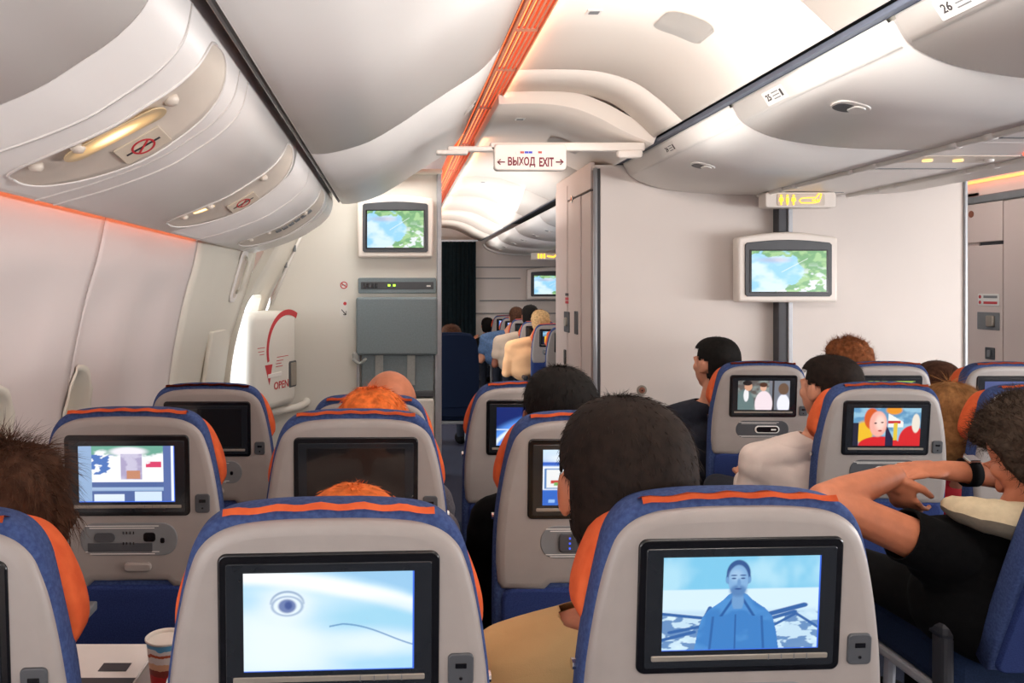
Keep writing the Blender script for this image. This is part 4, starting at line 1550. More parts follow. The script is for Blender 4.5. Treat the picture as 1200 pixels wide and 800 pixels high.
def seat(label, x, dtop, recline=12, rz=0.0, screen=None, zs=1.0, group=None, full=True, arm_r=False, handset=0, tray=False, res=90, plain=False):
    a = math.radians(recline)
    root = thing('airline_seat', label, 'seat', (x + (BL * math.sin(a)) * math.sin(math.radians(rz)), dtop + BL * math.sin(a), 0), math.radians(rz), group)
    root.scale = (1, 1, zs)
    zfix = (1.102 - (PZ + BL * math.cos(a)))   # lift so that tops agree before scaling when upright
    zfix = max(-.05, min(.08, zfix)) if recline < 18 else .02
    B = Matrix.Translation((0, 0, PZ + zfix)) @ Matrix.Rotation(a, 4, 'X') @ Matrix.Translation((0, 0, BL))
    cm = 'bluec' if plain else 'blue'
    m_part('back_cushion', 'back_cushion' + str(plain), 'navy' if plain else 'blue', root, lambda bm: plate_bm(bm, CUSH, .010, .085, .010, 4, .045), B)
    if plain:
        m_part('rear_cover', 'rear_cover', 'navy', root, lambda bm: plate_bm(bm, sym([(0, .004), (.12, .0), (.16, -.012), (.19, -.05), (.205, -.12), (.215, -.3), (.215, -.62), (0, -.63)]), .0, .03, .012, 3), B)
    else:
        m_part('seat_shell', 'seat_shell', 'shell', root, shell_fn, B)
        m_part('headrest_cover', 'headrest_cover', 'orange', root, lambda bm: plate_bm(bm, HEAD, .048, .125, .012, 4, .035), B)
        m_part('cloth_flap', 'cloth_flap', 'orange', root, cloth_flap, B)
        m_part('rear_pocket', 'rear_pocket', 'bluec', root, lambda bm: plate_bm(bm, rrect(.40, .30, .03, 0, -.55), .0, .02, .008, 3), B)
        bz = m_part('display_bezel', 'display_bezel', 'black', root, lambda bm: plate_bm(bm, rrect(.287, .190, .012, 0, -.137), -.003, .004, .003, 2), B)
        dp = m_part('display_panel', 'display_panel', 'panel', bz, lambda bm: plate_bm(bm, rrect(.266, .168, .004, 0, -.139), -.0045, .002, .001, 1))
        sc = screen or 'off'
        if sc == 'off':
            m_part('screen', 'screen_off', 'off', bz, lambda bm: plate_bm(bm, rrect(.226, .131, .002, 0, -.132), -.0052, -.003, .0004, 1))
        else:
            link('screen', screen_mesh(sc, .220, .131, res), bz, None, T(0, -.0056, -.132))
        if full:
            def strip(bm):
                plate_bm(bm, rrect(.248, .0075, .0018, 0, -.2085), -.0062, -.003, .0008, 1)
            m_part('button_strip', 'button_strip', 'silver', bz, strip)
            for k in range(4):
                m_part('button', 'button_mark', 'mgrey', bz, lambda bm: box_bm(bm, (0, 0, 0), (.0012, .001, .0075)), T(.04 + .018 * k, -.0064, -.2085))
            us = m_part('media_socket', 'media_socket', 'dgrey', root, lambda bm: plate_bm(bm, rrect(.034, .044, .007, .172, -.203), -.0035, .004, .002, 2), B)
            m_part('socket_port', 'socket_port', 'black', us, lambda bm: plate_bm(bm, rrect(.015, .007, .001, .172, -.197), -.0042, -.002, .0003, 1))
            m_part('socket_port', 'socket_jack', 'black', us, lambda bm: plate_bm(bm, [(.172 + .0025 * math.cos(q), -.214 + .0025 * math.sin(q)) for q in [k * PI / 4 for k in range(8)]], -.0042, -.002, .0003, 1))
            dk = m_part('handset_dock', 'handset_dock%d' % (handset == 2), 'dgrey' if handset == 2 else 'mgrey', root, lambda bm: plate_bm(bm, rrect(.225, .078, .036, 0, -.287, 8), -.0015, .006, .002, 2), B)
            if handset == 0:     # empty clip dock with prints
                m_part('dock_slot', 'dock_slot', 'dgrey', dk, lambda bm: plate_bm(bm, rrect(.150, .022, .003, -.02, -.306), -.003, 0, .001, 1))
                m_part('dock_tab', 'dock_tab', 'dgrey', dk, lambda bm: plate_bm(bm, rrect(.048, .022, .010, -.055, -.282), -.004, 0, .001, 2))
                m_part('dock_clip', 'dock_clip', 'black', dk, lambda bm: plate_bm(bm, rrect(.028, .022, .007, .048, -.282), -.003, 0, .001, 2))
                m_part('dock_hole', 'dock_hole', 'black', dk, lambda bm: plate_bm(bm, rrect(.010, .013, .004, .078, -.290), -.0026, 0, .0005, 1))
                for k in range(4):
                    for zz in (-.271, -.296):
                        m_part('dock_vent', 'dock_vent', 'black', dk, lambda bm: box_bm(bm, (0, 0, 0), (.002, .001, .006)), T(-.012 + .008 * k, -.0034, zz))
            elif handset == 1:
                m_part('handset', 'handset', 'dgrey', dk, lambda bm: plate_bm(bm, rrect(.13, .046, .010, -.005, -.288), -.006, 0, .003, 2))
                for k in range(3):
                    m_part('handset_key', 'handset_key', 'bluel', dk, lambda bm: box_bm(bm, (0, 0, 0), (.004, .001, .004)), T(-.045, -.0068, -.276 - .012 * k))
            else:
                m_part('handset', 'handset_pill', 'rail', dk, lambda bm: plate_bm(bm, rrect(.105, .034, .016, .02, -.287, 7), -.005, 0, .003, 2))
                m_part('handset_face', 'handset_face', 'black', dk, lambda bm: plate_bm(bm, rrect(.094, .025, .012, .02, -.287, 7), -.006, -.003, .001, 1))
                m_part('handset_light', 'handset_light', 'rail', dk, lambda bm: plate_bm(bm, rrect(.022, .007, .003, .046, -.287, 3), -.007, -.003, .0005, 1))
            for (zz, wd) in ((-.2555, .17), (-.2605, .15), (-.3165, .17), (-.3215, .15)):
                m_part('dock_print', 'dock_print%d' % int(wd * 100), 'paper', dk, lambda bm: box_bm(bm, (0, 0, 0), (wd, .0004, .0018)), T(-.015, -.0018, zz))
            m_part('tray_latch', 'tray_latch', 'shell', root, lambda bm: plate_bm(bm, rrect(.062, .020, .008, .02, -.352), -.008, .004, .003, 2), B)
            for sx in (-1, 1):
                m_part('side_screw', 'side_screw', 'chrome', root, lambda bm: tube_bm(bm, [(-.003, 0, 0), (.003, 0, 0)], .008, 10), B @ T(sx * .217, .045, -.24))
    # pan, armrests, base
    m_part('seat_cushion', 'seat_cushion', 'navy', root, lambda bm: box_bm(bm, (0, .33, .41), (.45, .46, .13), None, .03))
    for sx in ((-1, 1) if arm_r else (-1,)):
        m_part('armrest', 'armrest', 'armr', root, lambda bm: box_bm(bm, (0, .26, .53), (.045, .40, .045), None, .015), T(sx * .2585, 0, 0))
        m_part('armrest_post', 'armrest_post', 'armr', root, lambda bm: box_bm(bm, (0, .09, .42), (.03, .05, .24), None, .01), T(sx * .2585, 0, 0))
    for sx in (-1, 1):
        m_part('leg', 'front_leg', 'trim', root, lambda bm: tube_bm(bm, [(0, .48, .0), (0, .46, .33)], .016, 8), T(sx * .16, 0, 0))
        m_part('leg', 'rear_leg', 'trim', root, lambda bm: tube_bm(bm, [(0, .02, .0), (0, .16, .33)], .016, 8), T(sx * .16, 0, 0))
    m_part('base_beam', 'base_beam', 'trim', root, lambda bm: box_bm(bm, (0, .32, .33), (.44, .40, .03), None, .008))
    return root


G1, G2, G3 = 'seats of the left block', 'seats of the centre block', 'seats of the far cabin'
# left block: row A (nearest), B, C
seat('nearest grey seat back at the bottom left corner with a switched-off screen', -.632, .985, 4, 3, None, 1.0, G1)
seat('nearest grey seat back with a pale blue whale eye on its screen', -.089, 1.025, 4, 3, 'whale', 1.0, G1, res=260)
seat('nearest grey seat back with a blue-tinted man in a coat on its screen', .470, 1.085, 4, 3, 'man', 1.0, G1, res=260, arm_r=True)
seat('second-row seat back by the side wall with wrapped food on its screen', -.618, 1.83, 4, 1, 'food', 1.003, G1, res=150)
seat('second-row seat back with a brownish switched-off screen and copper hair above', -.090, 1.83, 4, 1, None, .998, G1)
seat('second-row seat back with a blue menu screen, half hidden by the big dark head', .450, 1.83, 4, 1, 'menu', .995, G1, handset=1, arm_r=True)
seat('front left seat back nearest the side wall with a dark screen, before the exit door', -.617, 2.62, 4, 0, None, .970, G1)
seat('front-row seat back half hidden behind the copper-haired passengers, bald head above', -.080, 2.55, 12, 0, None, .938, G1)
seat('front-row seat back showing a blue globe arc on its screen, left of the dark-haired man', .447, 2.62, 4, 0, 'globe', .975, G1, arm_r=True)
# centre block
seat('deeply reclined centre seat cut off by the right edge, orange wing beside curly hair', 1.65, 1.66, 22, 0, None, 1.02, G2)
seat('centre seat back showing a boy in red on its screen above the raised arms', 1.633, 2.63, 5, -1, 'boy', .971, G2, handset=2, res=120)
seat('centre seat back at the right edge between blond hair and dark curly hair', 2.15, 2.63, 4, 0, None, .966, G2)
seat('front centre seat back showing a couple in conversation on its screen', 1.597, 3.43, 4, -2, 'couple', .969, G2, handset=2, res=100)
seat('front centre seat back with a dark green picture, behind the man in off-white', 2.135, 3.43, 4, 0, 'green', .968, G2)
seat('front centre seat back at the right with a dim blue screen', 2.655, 3.43, 4, 0, 'dim', .966, G2)
# far cabin
seat('plain dark blue seat back just past the partition edge', .46, 6.3, 4, 0, None, .94, G3, plain=True)
fl = ['dark sliver of seat back beside the lavatory corner in the far cabin', 'far-cabin seat back with a red and blue picture, behind the blond passenger', 'far-cabin seat back with a dark screen, second behind the blond passenger',
      'far-cabin seat back with blue light along its edge', 'far-cabin seat back with a bright white-blue screen', 'far-cabin seat back farthest away, by the far wall']
fs = ['dark', 'boy', None, 'dark', 'far', 'far']
for k, y in enumerate((7.15, 7.9, 8.72, 9.5, 10.35, 11.2)):
    seat(fl[k], 1.585, y, 4, 0, fs[k], .947 - .006 * k, G3, full=k < 3, res=40)


# ------------------------------------------------------------------ people
def remesh(prims, voxel, smooth=3, cut_fn=None):
    bm = bmesh.new()
    for p in prims:
        if p[0] == 'e':
            _, c, r, mx = p
            m4 = (mx if mx is not None else Matrix.Identity(4)) @ Matrix.Translation(c) @ Matrix.Diagonal((*r, 1))
            bmesh.ops.create_icosphere(bm, subdivisions=3, radius=1.0, matrix=m4)
        else:
            _, a, b, ra, rb = p
            a, b = V(a), V(b)
            L = (b - a).length
            if L < 1e-6:
                continue
            q = (b - a).to_track_quat('Z', 'Y').to_matrix().to_4x4()
            # one closed capsule
            n = 14
            rings = []
            prof = []
            for k in range(1, 5):
                t = PI / 2 * k / 4
                prof.append((-ra * math.cos(t), ra * math.sin(t)))
            for k in range(0, 4):
                t = PI / 2 * k / 4
                prof.append((L + rb * math.sin(t), rb * math.cos(t)))
            m4 = Matrix.Translation(a) @ q
            v0 = bm.verts.new(m4 @ V((0, 0, -ra)))
            v1 = bm.verts.new(m4 @ V((0, 0, L + rb)))
            for z, r in prof:
                rings.append([bm.verts.new(m4 @ V((r * math.cos(2 * PI * k / n), r * math.sin(2 * PI * k / n), z))) for k in range(n)])
            for k in range(n):
                bm.faces.new((v0, rings[0][k], rings[0][k - 1]))
                bm.faces.new((v1, rings[-1][k - 1], rings[-1][k]))
            for r0, r1 in zip(rings[:-1], rings[1:]):
                for k in range(n):
                    bm.faces.new((r0[k - 1], r0[k], r1[k], r1[k - 1]))
    me = bpy.data.meshes.new('tmp')
    bm.to_mesh(me)
    bm.free()
    o = bpy.data.objects.new('tmp', me)
    COL.objects.link(o)
    md = o.modifiers.new('r', 'REMESH')
    md.mode = 'VOXEL'
    md.voxel_size = voxel
    md.use_smooth_shade = True
    if smooth:
        s = o.modifiers.new('s', 'SMOOTH')
        s.iterations = smooth
        s.factor = .5
    dg = bpy.context.evaluated_depsgraph_get()
    out = bpy.data.meshes.new_from_object(o.evaluated_get(dg))
    bpy.data.objects.remove(o)
    bpy.data.meshes.remove(me)
    out.materials.clear()
    if cut_fn:
        bm = bmesh.new()
        bm.from_mesh(out)
        cut_fn(bm)
        bm.to_mesh(out)
        bm.free()
    return out


def hand(prims, wrist, d, palm, curl=.5, r=.0085, side=1):
    """palm and five fingers; d = pointing direction, palm = direction the palm faces"""
    d, palm = V(d).normalized(), V(palm).normalized()
    palm = (palm - d * palm.dot(d)).normalized()
    s = d.cross(palm).normalized() * side
    m = Matrix((s, d, palm)).transposed().to_4x4()
    prims.append(('e', (0, .045, 0), (.040, .052, .015), Matrix.Translation(wrist) @ m))
    prims.append(('c', wrist, V(wrist) + d * .03, .026, .024))
    ln = (.068, .078, .072, .056)
    for k in range(4):
        base = V(wrist) + d * (.082 - abs(k - 1.3) * .004) + s * (-.031 + .021 * k)
        a = curl * .8
        dirs = []
        for j in range(3):
            ang = a + j * curl * .9
            dirs.append(d * math.cos(ang) + palm * math.sin(ang))
        p = base
        for j, f in enumerate((.44, .31, .25)):
            q = p + dirs[j] * ln[k] * f
            prims.append(('c', p, q, r * (1 - .1 * j), r * (.92 - .1 * j)))
            p = q
    b = V(wrist) + d * .02 - s * .03
    t1 = b + (d * .75 - s * .6 + palm * .35).normalized() * .038
    t2 = t1 + (d * .9 - s * .1 + palm * .5).normalized() * .034
    prims.append(('c', b, t1, .013, .011))
    prims.append(('c', t1, t2, .0105, .0085))


def strands(bm, faces_pts, n, length, width, droop=.4, curl=0.0, flow=V((0, 0, 0)), jitter=.35):
    k = len(faces_pts)
    for _ in range(n):
        p, nn = faces_pts[int(rng.integers(k))]
        p = p + V(rng.normal(size=3)) * .003
        tf = flow - nn * flow.dot(nn)
        if tf.length < .15:
            tf = tf + V((nn.x, nn.y, 0)) * .2 + V(rng.normal(size=3)) * .05
        tf.normalize()
        if flow.length < .01:
            tf = V((0, 0, 0))
        d = (nn * (1 - droop) * .8 + tf * droop + V(rng.normal(size=3)) * jitter * .6).normalized()
        L = length * (.6 + .6 * rng.random())
        side = d.cross(V((0, 0, 1)) if abs(d.z) < .8 else V((1, 0, 0))).normalized()
        side = (side + V(rng.normal(size=3)) * .5).normalized() * width
        pts = [p - nn * .003]
        cur = d.copy()
        ax = V(rng.normal(size=3)).normalized()
        for j in range(3 if curl or length > .03 else 2):
            cur = (cur + tf * .35 - nn * .12 * (1 if curl < .5 else 0) + ax * curl * (1 if j % 2 else -1)).normalized()
            pts.append(pts[-1] + cur * L / 3 * (1.5 if not (curl or length > .03) else 1))
        prev = None
        for j, q in enumerate(pts):
            wd = side * (1 - j / (len(pts) - 1)) ** .7
            if j == len(pts) - 1:
                t = bm.verts.new(q)
                bm.faces.new((prev[0], prev[1], t))
            else:
                cu = (bm.verts.new(q - wd), bm.verts.new(q + wd))
                if prev:
                    bm.faces.new((prev[0], prev[1], cu[1], cu[0]))
                prev = cu


def person(label, hc, skin='skin', hair=('short', 'hdark'), shirt='cgrey', sleeve='long', s=1.0, yaw=0, pitch=0, roll=0, body_dx=0.0, sh_drop=0.0,
           voxel=.008, arms=None, detail=True, bdy=0.0, shoulders=1.0, trousers='cnavy', hair_mod=None, nstr=2500, hmat2=None, watch=None, strand=(.016, .0008)):
    hc = V(hc)
    H = Matrix.Translation(hc) @ Euler((math.radians(pitch), math.radians(roll), math.radians(yaw)), 'ZYX').to_matrix().to_4x4() @ Matrix.Scale(s, 4)
    root = thing('person', label, 'person', (hc.x + body_dx, hc.y + .05, 0), 0, None)
    RI = Matrix.Translation(root.location).inverted()
    pr = []
    e = lambda c, r, m=None: pr.append(('e', c, r, H if m is None else m))
    hp = lambda x, y, z: H @ V((x, y, z))
    e((0, -.012, .018), (.076, .094, .094))
    e((0, .028, -.035), (.062, .068, .078))
    e((0, .05, -.085), (.035, .036, .028))
    e((0, -.045, -.04), (.055, .045, .06))
    e((0, .088, .022), (.045, .012, .010))
    pr.append(('c', hp(0, .092, .008), hp(0, .113, -.026), .009 * s, .013 * s))
    e((0, .089, -.055), (.024, .011, .007))
    e((0, .087, -.066), (.021, .011, .007))
    for sx in (-1, 1):
        e((sx * .080, -.002, -.012), (.009, .020, .032))
        e((sx * .084, -.010, .002), (.007, .012, .018))
        e((sx * .045, .062, -.018), (.018, .018, .022))
        e((sx * .030, .0755, .008), (.017, .0145, .010))
        e((sx * .030, .0745, -.010), (.016, .0135, .006))
    N = V((hc.x + body_dx * .6, hc.y + .012 + bdy * .5, hc.z - .205 * s - sh_drop * .5))
    pr.append(('c', hp(0, -.022, -.055), N + V((0, 0, -.02)), .054 * s, .062))
    bx, by = hc.x + body_dx, hc.y + .03 + bdy
    shz = hc.z - .255 * s - sh_drop
    ds = .165 * shoulders
    S = {sx: V((bx + sx * ds, by, shz)) for sx in (-1, 1)}
    chest = V((bx, by + .005, shz - .13))
    pelv = V((bx, by + .05, .575))
    tor = [('e', chest, (.165 * shoulders, .105, .17), None), ('e', (chest + pelv) / 2 + V((0, .01, 0)), (.15 * shoulders, .11, .15), None), ('e', pelv, (.175, .14, .12), None)]
    for sx in (-1, 1):
        tor.append(('c', N + V((sx * .035, 0, .0)), S[sx], .05, .055))
        tor.append(('c', chest + V((sx * .08, 0, .06)), S[sx] + V((0, 0, -.03)), .085, .06))
    pr += tor
    cl = [(p[0], p[1], tuple(q + .012 for q in p[2]), p[3]) if p[0] == 'e' else (p[0], p[1], p[2], p[3] + .012, p[4] + .012) for p in tor]
    # the collar stays below the neck: shrink the two trapezius pieces a little
    arms = arms or {}
    watch_at = None
    for sx in (-1, 1):
        A = arms.get(sx)
        if A is None:
            el = S[sx] + V((sx * .045, .03, -.27))
            wr_ = V((bx + sx * .10, by + .26, max(.64, el.z - .06)))
            A = dict(elbow=el, wrist=wr_, d=(wr_ - el) + V((-sx * .05, 0, 0)), palm=(0, 0, -1), curl=.45)
        sh = A.get('shoulder', S[sx])
        sh, el, wr_ = V(sh), V(A['elbow']), V(A['wrist'])
        th = A.get('thick', 1.0)
        pr.append(('c', sh, el, .050 * th, .040 * th))
        mid = el.lerp(wr_, .3)
        pr.append(('c', el, mid, .040 * th, .040 * th))
        pr.append(('c', mid, wr_, .040 * th, .027 * th))
        hand(pr, wr_, A['d'], A['palm'], A.get('curl', .4), .0085, sx)
        if sleeve == 'long':
            cl.append(('c', sh, el, .062, .053))
            cl.append(('c', el, el.lerp(wr_, .92), .053, .038))
        else:
            cl.append(('c', sh, sh.lerp(el, A.get('cuff', .55)), .064 * th, .062 * th))
            # flat cuff end is trimmed by the arm itself
    legs = []
    for sx in (-1, 1):
        hip = pelv + V((sx * .095, .03, -.01))
        knee = V((bx + sx * .13, by + .46, .545))
        foot = V((bx + sx * .13, by + .50, .09))
        legs += [('c', hip, knee, .082, .058), ('c', knee, foot, .056, .038)]
        pr.append(('e', foot + V((0, .07, -.05)), (.045, .13, .04), None))
    pr += [(p[0], p[1], p[2], p[3] - .008, p[4] - .008) for p in legs]
    me = remesh(pr, voxel, 2)
    me.transform(RI)
    link('body', me, root, M[skin])
    def trim(bm, pl, dn, rad, keep):
        fs = [f for f in bm.faces if (f.calc_center_median() - pl).length < rad]
        g = list({v for f in fs for v in f.verts} | {x for f in fs for x in f.edges}) + fs
        bmesh.ops.bisect_plane(bm, geom=g, dist=1e-5, plane_co=pl, plane_no=dn)
        dele = [f for f in bm.faces if (f.calc_center_median() - pl).dot(dn) > 1e-4 and (f.calc_center_median() - pl).length < keep]
        bmesh.ops.delete(bm, geom=dele, context='FACES')

    def shave(bm):
        # clothes end cleanly at the cuff and neckline planes
        if sleeve == 'short':
            for sx in (-1, 1):
                A = arms.get(sx)
                sh = V((A or {}).get('shoulder', S[sx]))
                el = V(A['elbow']) if A else S[sx] + V((sx * .045, .03, -.27))
                trim(bm, sh.lerp(el, (A or {}).get('cuff', .55)), (el - sh).normalized(), .12, .10)
        nd = (hp(0, -.022, -.055) - N).normalized()
        trim(bm, N + nd * .035, nd, .12, .10)
        bmesh.ops.recalc_face_normals(bm, faces=bm.faces)
        for f in bm.faces:
            f.smooth = True
        bmesh.ops.solidify(bm, geom=bm.faces[:], thickness=.003)
    if voxel < .012:
        for sx in (-1, 1):   # folds over the shoulder and collar roll
            cl.append(('c', N + V((sx * .05, -.035, .012)), N + V((sx * .06, .03, -.01)), .022, .02))
    me = remesh(cl, max(.009, voxel * 1.1), 2, shave if voxel < .012 else None)
    me.transform(RI)
    nv = len(me.vertices)
    co = np.zeros(nv * 3)
    no = np.zeros(nv * 3)
    me.vertices.foreach_get('co', co)
    me.vertices.foreach_get('normal', no)
    co, no = co.reshape(-1, 3), no.reshape(-1, 3)
    q = co * np.array((9, 9, 14)) + hc.x * 7
    nz = (np.sin(q[:, 0] * 2.1 + 1.3 * np.sin(q[:, 2] * 1.7)) + np.sin(q[:, 2] * 2.6 + 1.7 * np.sin(q[:, 1] * 1.9)) + np.sin(q[:, 1] * 2.2 + q[:, 0]))
    co += no * (nz * .0022)[:, None]
    me.vertices.foreach_set('co', co.ravel())
    me.update()
    link('shirt' if shirt != 'cnavy' else 'jacket', me, root, M[shirt])
    me = remesh([(p[0], p[1], p[2], p[3] + .004, p[4] + .004) for p in legs] + [('e', pelv, (.180, .142, .105), None)], max(.012, voxel), 2)
    me.transform(RI)
    link('trousers', me, root, M[trousers])
    for sx in (-1, 1):
        bm = bmesh.new()
        c = V((bx + sx * .13, by + .575, .048)) - root.location
        bmesh.ops.create_uvsphere(bm, u_segments=18, v_segments=12, radius=1.0, matrix=Matrix.Translation(c) @ Matrix.Diagonal((.052, .142, .05, 1)))
        for v in bm.verts:
            v.co.z = max(v.co.z, .004 - root.location.z)
        frombm('shoe', bm, M['cblack'], root, None, True)
    if detail:
        for sx in (-1, 1):
            bm = bmesh.new()
            bmesh.ops.create_uvsphere(bm, u_segments=14, v_segments=10, radius=.012, matrix=H @ Matrix.Translation((sx * .030, .077, .002)))
            bmesh.ops.transform(bm, matrix=RI, verts=bm.verts)
            ey = frombm('eye', bm, M['eye'], root, None, True)
            bm = bmesh.new()
            bmesh.ops.create_uvsphere(bm, u_segments=10, v_segments=8, radius=.0062, matrix=H @ Matrix.Translation((sx * .030, .0840, .001)))
            bmesh.ops.transform(bm, matrix=RI, verts=bm.verts)
            frombm('iris', bm, M['ink'], ey, None, True)
    # hair
    style, hm = hair
    if style != 'none':
        bm = bmesh.new()
        bmesh.ops.create_uvsphere(bm, u_segments=56, v_segments=40, radius=1.0)
        th = dict(short=.006, buzz=.003, thick=.014, curly=.020, fluffy=.022, long=.016, fringe=.0015, bald=.0012)[style]
        dele = []
        pts = []
        for v in bm.verts:
            d = v.co.copy()
            c = V((0, -.012, .018))
            d = d / (abs(d.x) ** 2.5 + abs(d.y) ** 2.5 + abs(d.z) ** 2.5) ** .4
            p = V((d.x * .076, d.y * .094, d.z * .094)) + c
            # follow the lower back of the head
            if d.z < 0 and d.y < .3:
                p.z = c.z + d.z * (.13 if style not in ('long',) else .20)
                p.x = d.x * (.076 if style != 'long' else .092)
                p.y = c.y + d.y * .090
            nn = V((d.x / .076, d.y / .094, d.z / .094)).normalized()
            zlow = dict(short=-.085, buzz=-.08, thick=-.09, curly=-.10, fluffy=-.12, long=-.20, fringe=-.085, bald=-.05)[style]
            jn = .012 * noise.noise(p * 40) + .006 * noise.noise(p * 110)
            marg = min(p.z - zlow, (.055 - p.y) if p.z < .065 else .05) + jn
            p += nn * th * max(.15, min(1, marg / .03))
            if style in ('curly', 'fluffy', 'thick', 'long'):
                amp = dict(curly=.014, fluffy=.012, thick=.006, long=.006)[style]
                p += nn * amp * noise.noise(p * (38 if style == 'curly' else 22) + V((hc.x * 9, 3, 1)))
            kill = False
            if p.z + jn < zlow:
                kill = True
            if p.y + jn > .045 + (.0 if p.z > .06 else -.02) and p.z < .062:
                kill = True
            if p.y > .012 and p.z < .0:
                kill = True
            if style not in ('long', 'curly', 'fluffy') and abs(p.x) > .055 and p.y + jn > -.035 and p.z + jn < .012:
                kill = True
            if style == 'fringe' and (p.z > .052 + .02 * noise.noise(p * 30) and d.y > -.75):
                kill = True
            if style == 'bald' and (p.z > .03 or d.y > .2):
                kill = True
            v.co = p
            if kill:
                dele.append(v)
            else:
                pts.append((p.copy(), nn.copy()))
        bmesh.ops.delete(bm, geom=dele, context='VERTS')
        for f in bm.faces:
            f.smooth = True
        bmesh.ops.solidify(bm, geom=bm.faces[:], thickness=-.003)
        L, wd = strand
        par = dict(short=dict(length=L, width=wd, droop=.55, flow=V((0, -.25, -.5)), jitter=.22),
                   buzz=dict(length=L * .5, width=wd, droop=.5, flow=V((0, -.2, -.5)), jitter=.25),
                   thick=dict(length=L * 1.3, width=wd * 1.3, droop=.6, flow=V((0, -.3, -.6)), jitter=.25),
                   curly=dict(length=.035, width=.0010, droop=.25, curl=.9, jitter=.6),
                   fluffy=dict(length=.05, width=.0007, droop=.35, curl=.35, flow=V((0, -.1, -.2)), jitter=.45),
                   long=dict(length=.07, width=.0012, droop=.8, flow=V((0, -.15, -1)), jitter=.12),
                   fringe=dict(length=.012, width=.0007, droop=.6, flow=V((0, -.2, -.6)), jitter=.15),
                   bald=dict(length=.005, width=.0005, droop=.5, flow=V((0, -.2, -.6)), jitter=.2))[style]
        strands(bm, pts, nstr, **par)
        bmesh.ops.transform(bm, matrix=RI @ H, verts=bm.verts)
        frombm('hair', bm, M[hm], root)
    return root, H


person('person with fluffy brown hair rising above the seat back at the left edge', (-.612, 1.235, 1.020), 'skin', ('fluffy', 'hbrown'), 'cgrey', 'short', 1.04, nstr=7000, body_dx=-.02, sh_drop=.10, shoulders=.92,
       arms={1: dict(elbow=(-.385, 1.36, .60), wrist=(-.42, 1.58, .66), d=(0, 1, .1), palm=(0, 0, -1), cuff=.03, thick=1.1)})
person('small person with copper hair just showing above the nearest whale-screen seat', (-.062, 1.25, .968), 'skin', ('thick', 'hred'), 'cwhite', 'long', .95, nstr=5000, strand=(.012, .0007))
person('big-headed man with short dark brown hair and tan shirt in the foreground', (.367, 1.275, 1.085), 'skin2', ('short', 'hdark'), 'ctan', 'short', 1.19, nstr=15000,
       strand=(.013, .0006), shoulders=1.12, body_dx=.0)
person('person with bright copper hair lit from behind in the second row', (-.057, 2.08, 1.010), 'skin', ('thick', 'hred'), 'cgrey', 'long', 1.02, nstr=4000, strand=(.02, .0009))
person('dark-haired man in black seen above the menu-screen seat back', (.430, 2.07, 1.066), 'skin3', ('short', 'hblack'), 'cblack', 'long', 1.10, nstr=5000, strand=(.02, .0009))
person('bald man with grey stubble in the front row before the crew jump seat', (-.016, 2.87, .960), 'skin2', ('bald', 'hgrey'), 'cgrey', 'long', 1.30, nstr=1500)
person('dark-haired man with receding temples and off-white shirt', (1.600, 2.93, 1.030), 'skin', ('short', 'hdark'), 'cwhite', 'long', 1.05, yaw=18, nstr=5000,
       body_dx=-.08, strand=(.016, .0008))
person('woman with dark blond bobbed hair and red shirt at the right', (2.045, 2.93, .925), 'skin', ('long', 'hblond'), 'cred', 'long', 1.0, nstr=5000)
person('man with close-cropped black hair and navy jacket by the bulkhead', (1.515, 3.76, 1.045), 'skin', ('short', 'hblack'), 'cnavy', 'long', 1.06, yaw=22, nstr=4000,
       body_dx=-.03, strand=(.008, .0008))
person('person with tousled orange-lit hair close to the bulkhead wall', (2.14, 3.76, 1.035), 'skin', ('curly', 'htan'), 'cgrey', 'long', .98, nstr=3000, voxel=.01)
person('person mostly hidden behind the dim blue screen seat at the right', (2.56, 3.76, .94), 'skin', ('short', 'hbrown'), 'cgrey', 'long', 1.0, nstr=1500, voxel=.01)
# woman with raised arms
arms = {-1: dict(shoulder=(1.385, 2.0, .735), elbow=(1.095, 2.02, .862), wrist=(1.335, 2.13, .900), d=(.35, .05, -.75), palm=(.4, .3, .3), curl=.55, cuff=.36, thick=1.12),
        1: dict(shoulder=(1.74, 1.98, .80), elbow=(1.84, 2.16, .87), wrist=(1.50, 2.17, .905), d=(-1, -.02, .03), palm=(0, .3, -1), curl=.25, cuff=.5)}
wm, WH = person('person with dark curly hair and black T-shirt folding raised arms over the seat', (1.598, 2.0, .985), 'skin2', ('curly', 'hcurl'), 'cblack', 'short', 1.04, yaw=14, pitch=-46, roll=0,
                body_dx=-.06, sh_drop=-.03, voxel=.0055, arms=arms, nstr=7000, trousers='cblack')
# watch on the right wrist
wt = thing('wrist_watch', 'black strapped wrist watch on the forearm of the curly-haired person', 'watch')
wc, wd_ = V((1.565, 2.168, .90)), V((-1, 0, .03)).normalized()
pts = [wc + V((0, math.cos(2 * PI * k / 24) * .037, math.sin(2 * PI * k / 24) * .038)) for k in range(24)]
bm = bmesh.new()
for k in range(24):
    pass
rg = []
for dx, rr2 in ((-.015, .034), (-.015, .039), (.015, .039), (.015, .034)):
    rg.append([bm.verts.new(wc + V((dx, math.cos(2 * PI * k / 24) * rr2, math.sin(2 * PI * k / 24) * rr2))) for k in range(24)])
for a in range(4):
    for k in range(24):
        bm.faces.new((rg[a][k - 1], rg[a][k], rg[(a + 1) % 4][k], rg[(a + 1) % 4][k - 1])).smooth = True
bmesh.ops.recalc_face_normals(bm, faces=bm.faces)
frombm('strap', bm, M['cblack'], wt)
box('watch_case', (0, 0, 0), (.032, .012, .034), M['chrome'], wt, T(wc.x, wc.y - .012, wc.z + .037) @ Matrix.Rotation(math.radians(-70), 4, 'X'), bev=.004)
